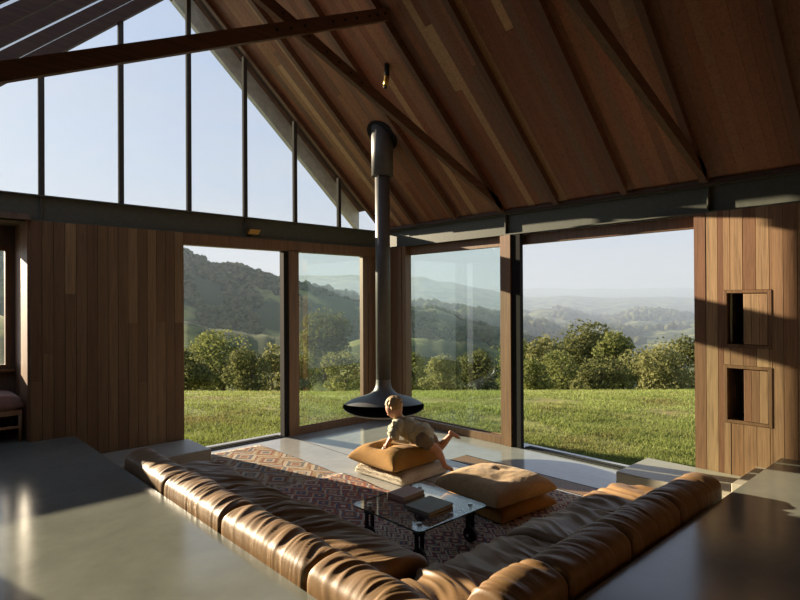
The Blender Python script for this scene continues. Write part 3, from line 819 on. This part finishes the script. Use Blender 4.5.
cushion_mesh('cover', .82, .82, .20, M_tan, b2, (0, 0, 0), -.10, 4.6, .44, 60, 60, .011, 9, .06, [(.10, .05, .045, .022), (.17, -.02, .05, .014), (-.1, -.15, .15, .015)], 8, .6, .016)

# ------------------------------------------------------------------ suspended fireplace
FX, FY = -1.19, -1.335
fp = empty('suspended_fireplace', (FX, FY, 0)); tag(fp, 'black steel fireplace bowl hanging from a tall ceiling flue in the glass corner', 'fireplace')
prof = [(.100, .90), (.102, .84), (.110, .80), (.135, .750), (.180, .712), (.240, .682), (.32, .658), (.40, .634), (.47, .603), (.52, .574), (.545, .550)]
PR = np.array(prof); seg = 96; toC = math.atan2(CAM.y-FY, CAM.x-FX)
nr = 26
def dome(sh):
    V = []; F = []
    sl = np.concatenate([[0], np.cumsum(np.linalg.norm(np.diff(PR, axis=0), axis=1))])
    for i in range(seg):
        th = 2*math.pi*i/seg; da = (th-toC+math.pi) % (2*math.pi)-math.pi
        lip = max(0., math.cos(da*.92))**.8 if abs(da) < 1.7 else 0.
        smax = sl[-1]-.10*lip
        for j in range(nr):
            s = smax*j/(nr-1); r = np.interp(s, sl, PR[:, 0])-sh; z = np.interp(s, sl, PR[:, 1])-sh*.6
            V.append((r*math.cos(th), r*math.sin(th), z))
    for i in range(seg):
        for j in range(nr-1):
            a = i*nr+j; b = ((i+1) % seg)*nr+j; F.append((a, b, b+1, a+1))
    return V, F
V, F = dome(0); hood = mesh_np('hood', V, F, M_fire, fp, True)
V, F = dome(.008); mesh_np('hood_lining', V, F, M_soot, hood, True)
def pan(nm, sh, mat):
    V = []; F = []; pr_ = [(1.0, 1.0), (.985, .86), (.92, .62), (.74, .30), (.46, .07), (.02, 0.0)]
    for i in range(seg):
        th = 2*math.pi*i/seg; da = (th-toC+math.pi) % (2*math.pi)-math.pi
        lip = max(0., math.cos(da*.92)) if abs(da) < 1.7 else 0.
        zr = .552-.066*lip-sh*.2; zb = .418+sh
        for r, k in pr_: V.append(((.552-sh)*r*math.cos(th), (.552-sh)*r*math.sin(th), zb+(zr-zb)*k))
    n = len(pr_)
    for i in range(seg):
        for j in range(n-1):
            a = i*n+j; b = ((i+1) % seg)*n+j; F.append((a, b, b+1, a+1))
    return mesh_np(nm, V, F, mat, fp, True)
pan('fire_pan', 0, M_fire); pan('hearth_bed', .012, M_soot)
cyl('flue_pipe', (0, 0, .88), (0, 0, 4.3), .100, M_fire, fp, seg=40)
cyl('ceiling_sleeve', (0, 0, 3.66), (0, 0, 4.46), .148, M_fire, fp, seg=40)
bm = bmesh.new()
n_ = Vector((.9, 0, 1)).normalized(); pc = Vector((0, 0, zroof(FX)+RD-.003)); bm_cyl(bm, pc, pc-n_*.012, .235, .235, 40)
bm_obj('ceiling_plate', bm, M_black, fp)

# ------------------------------------------------------------------ the child
def px3(x, y_, depth):
    v = cF+cR*((x-400)/FPX)-cU*((y_-300)/FPX); return CAM+v*depth
def capsule(bm, p0, p1, r0, r1, seg=12):
    p0, p1 = Vector(p0), Vector(p1)
    bm_cyl(bm, p0, p1, r0, r1, seg)
    for p, r in ((p0, r0), (p1, r1)):
        bmesh.ops.create_uvsphere(bm, u_segments=seg, v_segments=8, radius=r, matrix=Matrix.Translation(p))
def ell(bm, c, rx, ry, rz, rot=None, seg=20):
    m = Matrix.Translation(c) @ (rot.to_4x4() if rot else Matrix.Identity(4)) @ Matrix.Diagonal((rx, ry, rz, 1))
    bmesh.ops.create_uvsphere(bm, u_segments=seg, v_segments=seg//2+2, radius=1, matrix=m)
def remesh(name, bm, mat, parent, vox, it=2):
    o = bm_obj(name, bm, mat, None)
    r = o.modifiers.new('r', 'REMESH'); r.mode = 'VOXEL'; r.voxel_size = vox; r.use_smooth_shade = True
    s = o.modifiers.new('s', 'SMOOTH'); s.iterations = it; s.factor = .5
    dg = bpy.context.evaluated_depsgraph_get()
    me = bpy.data.meshes.new_from_object(o.evaluated_get(dg)); old = o.data
    o.modifiers.clear(); o.data = me; bpy.data.meshes.remove(old)
    me.polygons.foreach_set('use_smooth', np.ones(len(me.polygons), dtype=bool))
    if not me.materials: me.materials.append(mat)
    if parent: o.parent = parent; o.matrix_parent_inverse = parent.matrix_world.inverted()
    return o
D = 6.33
head = px3(394, 408.5, D); neck = px3(398.5, 419.5, D+.01)
shN = px3(398.5, 424.5, D-.085); shF = px3(400, 420, D+.085)
chest = px3(405, 427, D); belly = px3(416, 432, D); hipc = px3(424.5, 435.5, D)
hipN = px3(422, 438, D-.065); hipF = px3(426.5, 435.5, D+.065)
elN = px3(392.5, 436, D-.11); haN = px3(386.3, 446.3, D-.09)
elF = px3(393, 432, D+.13); haF = px3(387.5, 443.5, D+.13)
knN = px3(438, 451, D-.10); anN = px3(445, 465.2, D-.12); 
knF = px3(440, 447.5, D+.10); anF = px3(451.5, 434.2, D+.06)
toeN = anN+cR*.085+Vector((0, 0, -.045)); toeF = anF+cR*.085-cU*.05
bm = bmesh.new()
fwd = (cR*-.74+cU*-.62-cF*.10).normalized()      # where the face looks: left and down
upv = (cU*.80-cR*.58); upv = (upv-fwd*upv.dot(fwd)).normalized(); sid = fwd.cross(upv)
HR = Matrix((sid, fwd, upv)).transposed()
ell(bm, head, .078, .094, .100, HR)
ell(bm, head+fwd*.045-upv*.045, .048, .046, .05, HR)          # jaw
ell(bm, head+fwd*.090-upv*.012, .012, .018, .014, HR, 10)       # nose
ell(bm, head+fwd*.080-upv*.045, .018, .012, .007, HR, 10)       # lips
for s in (-1, 1): ell(bm, head+sid*(.074*s)-upv*.012-fwd*.005, .012, .020, .028, HR, 10)
capsule(bm, head-upv*.05-fwd*.02, neck, .042, .045)
capsule(bm, neck, chest, .05, .085); capsule(bm, chest, belly, .092, .09); capsule(bm, belly, hipc, .09, .088)
capsule(bm, shN, shF, .045, .045)
def hand(w, dirv, spread, palm_n):
    """palm plus five bent fingers"""
    dirv = dirv.normalized(); spread = (spread-dirv*spread.dot(dirv)).normalized(); nn = dirv.cross(spread)
    capsule(bm, w, w+dirv*.035, .019, .019); 
    for k, (o, ln) in enumerate(((-.018, .036), (-.006, .042), (.006, .040), (.017, .031))):
        b0 = w+dirv*.04+spread*o; b1 = b0+dirv*ln*.55+spread*o*.25; b2 = b1+dirv*ln*.45+Vector((0, 0, -.010))
        capsule(bm, b0, b1, .0072, .0066, 8); capsule(bm, b1, b2, .0066, .0055, 8)
    t0 = w+dirv*.012-spread*.018; t1 = t0+dirv*.018-spread*.018; capsule(bm, t0, t1, .008, .0065, 8)
for (s, e, h_) in ((shN, elN, haN), (shF, elF, haF)):
    capsule(bm, s, e, .038, .030); capsule(bm, e, h_, .029, .021)
hd = (cR*-.55-cF*.3+Vector((0, 0, -.35)))
hand(haN, hd, Vector((cF.x, cF.y, 0)), None); hand(haF, hd, Vector((cF.x, cF.y, 0)), None)
for (hp, k_, a_, to) in ((hipN, knN, anN, toeN), (hipF, knF, anF, toeF)):
    capsule(bm, hp, k_, .068, .045); mid = k_.lerp(a_, .35); capsule(bm, k_, mid, .044, .043); capsule(bm, mid, a_, .043, .026)
    dv = (to-a_).normalized(); heel = a_-dv*.02+(a_-k_).normalized()*.012
    capsule(bm, heel, a_.lerp(to, .75)+(a_-k_).normalized()*.012, .026, .024)
    sp_ = dv.cross((a_-k_).normalized()).normalized()
    for k in range(5):
        bt = a_.lerp(to, .8)+sp_*(.020-.010*k)+(a_-k_).normalized()*.012
        capsule(bm, bt, bt+dv*(.028-.003*k), .0095-.0008*k, .0075-.0005*k, 8)
person = remesh('person', bm, M_skin, None, .0062, 2)
tag(person, 'small blond child in a khaki shirt and shorts crawling onto the mustard cushion', 'person')
# clothing and hair
bm = bmesh.new()
capsule(bm, neck.lerp(chest, .30), chest, .072, .108); capsule(bm, chest, belly, .116, .122); capsule(bm, belly, belly.lerp(hipc, .80), .122, .128)
capsule(bm, shN, shF, .058, .058)
for (s, e) in ((shN, elN), (shF, elF)): capsule(bm, s, s.lerp(e, .78), .062, .066)
shirt = remesh('shirt', bm, M_shirt, person, .008, 3)
# cloth folds
co = np.empty(len(shirt.data.vertices)*3, np.float32); shirt.data.vertices.foreach_get('co', co); co = co.reshape(-1, 3)
nm = np.empty_like(co); shirt.data.vertices.foreach_get('normal', nm.ravel()) if False else None
nrm = np.array([v.normal[:] for v in shirt.data.vertices])
fo = .002+np.clip(.10-np.abs(fbm(co[:, 0]*15+co[:, 2]*19, co[:, 1]*12+co[:, 2]*6, 4, 2)-.40), 0, .1)*.16
co = co+nrm*fo[:, None]; shirt.data.vertices.foreach_set('co', co.astype(np.float32).ravel()); shirt.data.update()
bm = bmesh.new()
capsule(bm, belly.lerp(hipc, .45), hipc, .100, .104)
capsule(bm, hipN, hipN.lerp(knN, .40), .086, .076); capsule(bm, hipF, hipF.lerp(knF, .40), .086, .076); capsule(bm, hipN, hipF, .094, .094)
remesh('shorts', bm, M_short, person, .008, 3)
bm = bmesh.new()
hc = head-fwd*.030+upv*.030
ell(bm, hc, .090, .098, .096, HR)
for k in range(120):
    th = random.uniform(0, 2*math.pi); ph = random.uniform(-.25, 1.5)
    d = sid*math.cos(th)*math.cos(ph)+fwd*math.sin(th)*math.cos(ph)+upv*math.sin(ph)
    if d.dot(fwd) > .45 and d.dot(upv) < .62: continue
    b = hc+Vector((sid*d.dot(sid)*.088+fwd*d.dot(fwd)*.096+upv*d.dot(upv)*.094))
    capsule(bm, b, b+d*.010+(sid*random.uniform(-1, 1)+fwd*random.uniform(-.6, .6)-upv*.7)*.026, .013, .006, 6)
hair = remesh('hair', bm, M_hair, person, .006, 1)
for s in (-1, 1):
    bm = bmesh.new(); ell(bm, head+fwd*.084+sid*.028*s+upv*.004, .010, .006, .006, HR, 10); o = bm_obj('eye', bm, M_eye, person, True)
    o.matrix_parent_inverse = person.matrix_world.inverted()

# ------------------------------------------------------------------ the land outside
F2 = np.array([math.sin(YAW), math.cos(YAW)]); R2 = np.array([math.cos(YAW), -math.sin(YAW)])
C2 = np.array([CAM.x, CAM.y])
HY = 302.0
def fan(px, dep): 
    p = C2+dep[..., None]*(F2+R2*((px[..., None]-400)/FPX)); return p
def zpix(ypx, dep): return CAM.z-(ypx-HY)/FPX*dep
base_d = [4, 11, 14, 18, 20.5, 24, 34, 60, 110, 200, 400, 900, 2000, 4000, 7000]
base_z = [-.16, -.16, -.38, -.95, -1.33, -1.85, -4.0, -9, -20, -34, -48, -60, -70, -80, -90]
# ridge layers: depth, width, control (pixel column, pixel row)
LAY = [
 (150, 60, [(-300, 300), (100, 318), (184, 322), (230, 331), (285, 338), (330, 345), (400, 336), (450, 342), (500, 352), (560, 372), (1100, 380)]),
 (330, 120, [(-300, 225), (60, 238), (150, 244), (184, 250), (215, 262), (250, 268), (285, 279), (310, 286), (340, 297), (375, 306), (402, 306), (440, 313), (500, 332), (560, 350), (700, 372), (1100, 380)]),
 (720, 260, [(-300, 262), (184, 277), (285, 285), (340, 296), (375, 302), (402, 306), (440, 308), (480, 312), (520, 322), (560, 330), (640, 336), (700, 330), (1100, 326)]),
 (1300, 380, [(-300, 285), (300, 292), (363, 298), (402, 308), (480, 314), (521, 313), (545, 309), (568, 311), (590, 319), (612, 319), (640, 312), (670, 314), (700, 318), (1100, 322)]),
 (2500, 800, [(-300, 270), (184, 280), (240, 277), (300, 275), (363, 276), (402, 278), (424, 277), (434, 281), (452, 282), (470, 287), (500, 293), (530, 297), (700, 298), (1100, 297)]),
 (4200, 1100, [(-300, 270), (184, 278), (363, 283), (402, 286), (500, 290), (540, 290), (590, 289), (640, 290), (700, 290), (1100, 286)]),
]
def ground(px, dep):
    z = np.interp(dep, base_d, base_z)
    for i, (Dd, Wd, ctl) in enumerate(LAY):
        c = np.array(ctl, float); yp = np.interp(px, c[:, 0], c[:, 1])
        yp = yp+(fbm(px/ (40 if Dd > 1000 else 26)+i*5.7, px*0+i, 40+i, 4)-.47)*(5 if Dd < 2000 else 4)
        zc = zpix(yp, np.full_like(px, Dd, dtype=float))
        bump = np.exp(-((dep-Dd)/Wd)**2)
        z = np.maximum(z, np.interp(dep, base_d, base_z)*(1-bump)+zc*bump) if True else z
    nzv = (fbm(px/7.0, dep/(3+dep*.05), 77, 3)-.45)
    z = z+nzv*np.clip((dep-20)/120, 0, 1)*np.minimum(dep*.010, 6)
    z = z+(fbm(px*dep/FPX/1.7, dep/1.7, 91, 3)-.45)*.10*np.clip((dep-8)/3, 0, 1)*np.clip((40-dep)/10, 0, 1)
    return z
pxs = np.linspace(-320, 1120, 241)
dps = np.concatenate([np.linspace(4, 26, 46), np.geomspace(27, 7000, 130)])
PXg, DPg = np.meshgrid(pxs, dps, indexing='ij')
Zg = ground(PXg, DPg); Pg = fan(PXg, DPg)
V = np.concatenate([Pg, Zg[..., None]], -1).reshape(-1, 3)
idx = np.arange(PXg.size).reshape(PXg.shape)
F = np.stack([idx[:-1, :-1], idx[1:, :-1], idx[1:, 1:], idx[:-1, 1:]], -1).reshape(-1, 4)
def land_mat():
    t = NT('pasture')
    v = t.coord('Object'); n = t.noise(v, .022, 8, .62); n2 = t.noise(v, .9, 6, .62); n3 = t.noise(v, .006, 5, .6)
    g = t.ramp(n2.outputs[0], [(.28, (.21, .155, .075)), (.44, (.19, .18, .060)), (.58, (.22, .24, .068)), (.75, (.27, .30, .09))])
    fo = t.ramp(n.outputs[0], [(.44, (0, 0, 0)), (.52, (1, 1, 1))])
    # forest only where the land falls away from the lawn: by distance from the house
    geo = t.n.new('ShaderNodeNewGeometry'); ln = t.n.new('ShaderNodeVectorMath'); ln.operation = 'LENGTH'
    t.ln(geo.outputs['Position'], ln.inputs[0])
    far_ = t.math('SMOOTHSTEP', 30.0, 60.0, ln.outputs['Value']) if False else None
    mr = t.n.new('ShaderNodeMapRange'); mr.inputs[1].default_value = 30; mr.inputs[2].default_value = 70; t.ln(ln.outputs['Value'], mr.inputs[0])
    fac = t.math('MULTIPLY', fo.outputs[0], mr.outputs[0])
    c = t.mix(fac, g.outputs[0], (.055, .070, .025))
    t.set(Base__Color=c, Roughness=.95, Specular__IOR__Level=.1)
    t.bump(n2.outputs[0], .8, .12)
    return t.m
M_land = land_mat()
land = mesh_np('ground', V, F, M_land, None, True); tag(land, kind='structure')

def grass_mat():
    t = NT('grass_blade')
    g = t.n.new('ShaderNodeNewGeometry')
    v = t.coord('Object'); n = t.noise(v, .55, 5, .6)
    a = t.ramp(n.outputs[0], [(.33, (.23, .195, .08)), (.47, (.215, .255, .074)), (.7, (.27, .335, .09))])
    r = t.ramp(g.outputs['Random Per Island'], [(0, (.72, .72, .72)), (1, (1.25, 1.2, 1.1))])
    t.set(Base__Color=t.mix(1, a.outputs[0], r.outputs[0], 'MULTIPLY'), Roughness=.7, Specular__IOR__Level=.2)
    tl = t.n.new('ShaderNodeBsdfTranslucent'); t.ln(t.p.inputs['Base Color'].links[0].from_socket, tl.inputs[0])
    ms = t.n.new('ShaderNodeMixShader'); ms.inputs[0].default_value = .35
    t.ln(t.p.outputs[0], ms.inputs[1]); t.ln(tl.outputs[0], ms.inputs[2]); t.ln(ms.outputs[0], t.o.inputs['Surface'])
    return t.m
M_grass = grass_mat()
NB = 260000
gd = 1/np.sqrt(rng.uniform(1/24.0**2, 1/6.6**2, NB)); gp = rng.uniform(120, 760, NB)
dens = fbm(gp*gd/FPX/.9, gd/.9, 5, 3); keep = dens > rng.uniform(.18, .55, NB)
gd, gp = gd[keep], gp[keep]
pp = fan(gp, gd)
ok = ~(((pp[:, 0] < .33) & (pp[:, 1] < .36)) | ((pp[:, 0] < -3.3) & (pp[:, 1] < 1.2))); gd, gp, pp = gd[ok], gp[ok], pp[ok]
zz = ground(gp, gd); nb = len(gd)
hgt = rng.uniform(.015, .055, nb)*(.6+1.1*vnoise(gp*gd/FPX/.5, gd/.5, 8)); an = rng.uniform(0, 2*math.pi, nb); wdt = .006+gd*.0006
lean = rng.normal(0, .7, (nb, 2))*hgt[:, None]
dx = np.stack([np.cos(an), np.sin(an)], -1)*wdt[:, None]
p0 = np.concatenate([pp-dx, (zz-.02)[:, None]], -1); p1 = np.concatenate([pp+dx, (zz-.02)[:, None]], -1); p2 = np.concatenate([pp+lean, (zz+hgt)[:, None]], -1)
V = np.stack([p0, p1, p2], 1).reshape(-1, 3); F = np.arange(nb*3).reshape(-1, 3)
gr = mesh_np('lawn_grass', V, F, M_grass); tag(gr, 'sunlit rough green grass of the lawn outside the windows', 'grass', kind='stuff')

# ---- trees
def leaf_mat(name, c1, c2):
    t = NT(name)
    g = t.n.new('ShaderNodeNewGeometry')
    a = t.ramp(g.outputs['Random Per Island'], [(0, c1), (1, c2)])
    t.set(Base__Color=a.outputs[0], Roughness=.85, Specular__IOR__Level=.04)
    tl = t.n.new('ShaderNodeBsdfTranslucent'); t.ln(a.outputs[0], tl.inputs[0])
    ms = t.n.new('ShaderNodeMixShader'); ms.inputs[0].default_value = .42
    t.ln(t.p.outputs[0], ms.inputs[1]); t.ln(tl.outputs[0], ms.inputs[2]); t.ln(ms.outputs[0], t.o.inputs['Surface'])
    return t.m
LEAF = [leaf_mat('leaf_dark', (.085, .095, .034), (.175, .18, .068)), leaf_mat('leaf_mid', (.11, .128, .036), (.21, .225, .075)), leaf_mat('leaf_pale', (.15, .155, .055), (.27, .265, .11))]
M_bark = plain('bark', (.10, .075, .05), .9, 0, .25, 6)
def tree(px, ytop, dep, wpx, label, kind, seed, nl=3200, blobs=9):
    r = np.random.default_rng(seed)
    p = fan(np.array([float(px)]), np.array([float(dep)]))[0]; zg = float(ground(np.array([float(px)]), np.array([float(dep)]))[0])
    zt = zpix(ytop, dep); H = max(zt-zg, 1.5); Wd = wpx/FPX*dep/2
    t = empty('tree', (p[0], p[1], zg)); tag(t, label, 'tree', 'trees beyond the lawn')
    bm = bmesh.new(); bm_cyl(bm, (0, 0, -.3), (0, 0, H*.55), Wd*.07+.06, Wd*.03+.03, 8)
    for k in range(5):
        a = r.uniform(0, 6.28); bm_cyl(bm, (0, 0, H*(.25+.06*k)), (math.cos(a)*Wd*.6, math.sin(a)*Wd*.6, H*(.55+.06*k)), .06, .03, 6)
    bm_obj('trunk', bm, M_bark, t)
    cs = [(0, 0, H*.55, Wd*.66, H*.42)]
    for k in range(blobs):
        a = r.uniform(0, 6.28); rr = r.uniform(.30, .72)*Wd; zc = H*r.uniform(.14, .82)
        br = Wd*r.uniform(.26, .46); sh = 1-.5*max(0, (zc/H-.55)/.45)
        cs.append((math.cos(a)*rr*sh, math.sin(a)*rr*sh, min(zc, H-br*.75), br, br*.8))
    wts = np.array([c[3]*c[3] for c in cs]); ci = r.choice(len(cs), nl, p=wts/wts.sum())
    C = np.array(cs)[ci]
    d = r.normal(0, 1, (nl, 3)); d /= np.linalg.norm(d, axis=1)[:, None]
    rad = r.uniform(.72, 1.02, nl)[:, None]
    bumpy = .85+.3*vnoise(d[:, 0]*3+C[:, 0]*7, d[:, 2]*3+d[:, 1]*2+C[:, 1]*5, seed)[:, None]
    pos = C[:, :3]+d*np.stack([C[:, 3], C[:, 3], C[:, 4]], -1)*rad*bumpy
    sz = r.uniform(.5, 1.2, nl)*dep*.0030
    n = d*.7+r.normal(0, .6, (nl, 3)); n /= np.linalg.norm(n, axis=1)[:, None]
    a = np.cross(n, r.normal(0, 1, (nl, 3))); a /= np.linalg.norm(a, axis=1)[:, None]; b = np.cross(n, a)
    a *= sz[:, None]; b *= (sz*.65)[:, None]
    V = np.stack([pos-a, pos-b, pos+a, pos+b], 1).reshape(-1, 3); V[:, 2] = np.maximum(V[:, 2], .02)
    mesh_np('crown', V, np.arange(nl*4).reshape(-1, 4), LEAF[kind], t)
    return t
TREES = [
 (222, 330, 48, 74, 'broad bright green tree, the largest in the left doorway', 1, 4600, 14),
 (188, 346, 36, 40, 'dark green tree at the left edge of the left doorway', 0, 3200, 9),
 (252, 350, 42, 46, 'low dark bush to the right of the broad tree in the left doorway', 0, 2600, 9),
 (272, 343, 62, 34, 'pale thin tree at the right of the left doorway', 2, 2000, 8),
 (325, 306, 110, 56, 'tall dark tree standing out on the hillside in the narrow left pane', 0, 3600, 10),
 (303, 352, 48, 40, 'dark green bush at the left of the narrow left pane', 1, 2200, 8),
 (345, 352, 54, 46, 'olive bush at the right of the narrow left pane', 2, 2600, 8),
 (412, 352, 60, 40, 'low green bush at the left of the tinted right pane', 1, 2200, 8),
 (442, 356, 52, 44, 'pale green bush at the middle of the tinted right pane', 2, 2600, 8),
 (478, 350, 56, 48, 'dark green bush at the right of the tinted right pane', 0, 2600, 9),
 (514, 334, 70, 44, 'olive tree half behind the post left of the right doorway', 1, 3000, 9),
 (546, 336, 56, 44, 'olive tree near the post in the right doorway', 2, 3400, 10),
 (580, 323, 60, 56, 'tallest dark olive tree in the right doorway', 0, 4600, 13),
 (612, 332, 52, 44, 'rounded olive tree just right of the tallest one in the right doorway', 1, 3200, 10),
 (560, 356, 48, 48, 'low green tree in front of the tallest one in the right doorway', 1, 3000, 9),
 (600, 360, 38, 44, 'low dark tree in front of the rounded one in the right doorway', 0, 2600, 9),
 (662, 344, 44, 58, 'pale yellow green tree standing forward at the right of the right doorway', 2, 4200, 12),
 (684, 338, 66, 44, 'dark tree at the right edge of the right doorway against the plank wall', 0, 3000, 10),
 (638, 356, 58, 30, 'small dark bush in the dip of the tree line in the right doorway', 0, 2200, 8),
 (532, 362, 37, 36, 'low green bush beside the post in the right doorway', 1, 2200, 8),
]
for k, T in enumerate(TREES): tree(T[0], T[1]-4, T[2], T[3]*(1.32 if T[0] > 500 else 1.2), T[4], T[5], 100+k, int(T[6]*1.4), T[7]+3)

# ---- scattered woodland on the hills: too many and too small to count
bm = bmesh.new(); bmesh.ops.create_icosphere(bm, subdivisions=1, radius=1)
IV = np.array([v.co[:] for v in bm.verts]); IF = np.array([[v.index for v in f.verts] for f in bm.faces]); bm.free()
def woodland(name, n, d0, d1, p0, p1, size, mat, seed, label, thr=.5):
    r = np.random.default_rng(seed)
    dep = np.exp(r.uniform(math.log(d0), math.log(d1), n)); px = r.uniform(p0, p1, n)
    m = fbm(px/30.0, np.log(dep)*9, seed, 3) > thr; dep, px = dep[m], px[m]; n = len(dep)
    pp = fan(px, dep); zg = ground(px, dep)
    s = r.uniform(.6, 1.3, n)*size
    J = 1+r.normal(0, .16, (n, len(IV), 1))
    V = (IV[None]*J*np.stack([s, s, s*.95], -1)[:, None, :]+np.concatenate([pp, (zg+s*.55)[:, None]], -1)[:, None, :]).reshape(-1, 3)
    F = (IF[None]+(np.arange(n)*len(IV))[:, None, None]).reshape(-1, 3)
    o = mesh_np(name, V, F, mat); tag(o, label, 'woodland', kind='stuff')
woodland('hillside_woodland', 42000, 175, 470, 120, 760, 1.25, LEAF[0], 11, 'hazy dark woodland scattered over the nearer hillsides', .46)
woodland('valley_woodland', 12000, 520, 1700, 120, 760, 5.5, LEAF[0], 12, 'hazy grey green woodland on the mid distance hills', .45)

# ------------------------------------------------------------------ valley haze
def haze():
    t = NT('valley_haze'); t.n.remove(t.p)
    v = t.n.new('ShaderNodeVolumeScatter'); v.inputs['Color'].default_value = (.38, .45, .56, 1)
    v.inputs['Density'].default_value = HAZE; v.inputs['Anisotropy'].default_value = .1
    ab = t.n.new('ShaderNodeVolumeAbsorption'); ab.inputs['Color'].default_value = (.38, .45, .56, 1); ab.inputs['Density'].default_value = HAZE
    ad = t.n.new('ShaderNodeAddShader'); t.ln(v.outputs[0], ad.inputs[0]); t.ln(ab.outputs[0], ad.inputs[1])
    t.ln(ad.outputs[0], t.o.inputs['Volume']); return t.m
HAZE = .00068
d0, d1 = 75, 6900
A = [C2+d0*F2-R2*700, C2+d0*F2+R2*700]; B = [C2+d1*F2+R2*7500, C2+d1*F2-R2*7500]
q = [A[0], A[1], B[0], B[1]]
bm = bmesh.new(); bm_hex(bm, [(p[0], p[1], -160) for p in q], [(p[0], p[1], 75) for p in q])
hz = bm_obj('valley_haze', bm, haze()); tag(hz, 'thin bluish haze hanging over the valley and the far hills', 'haze', kind='stuff')
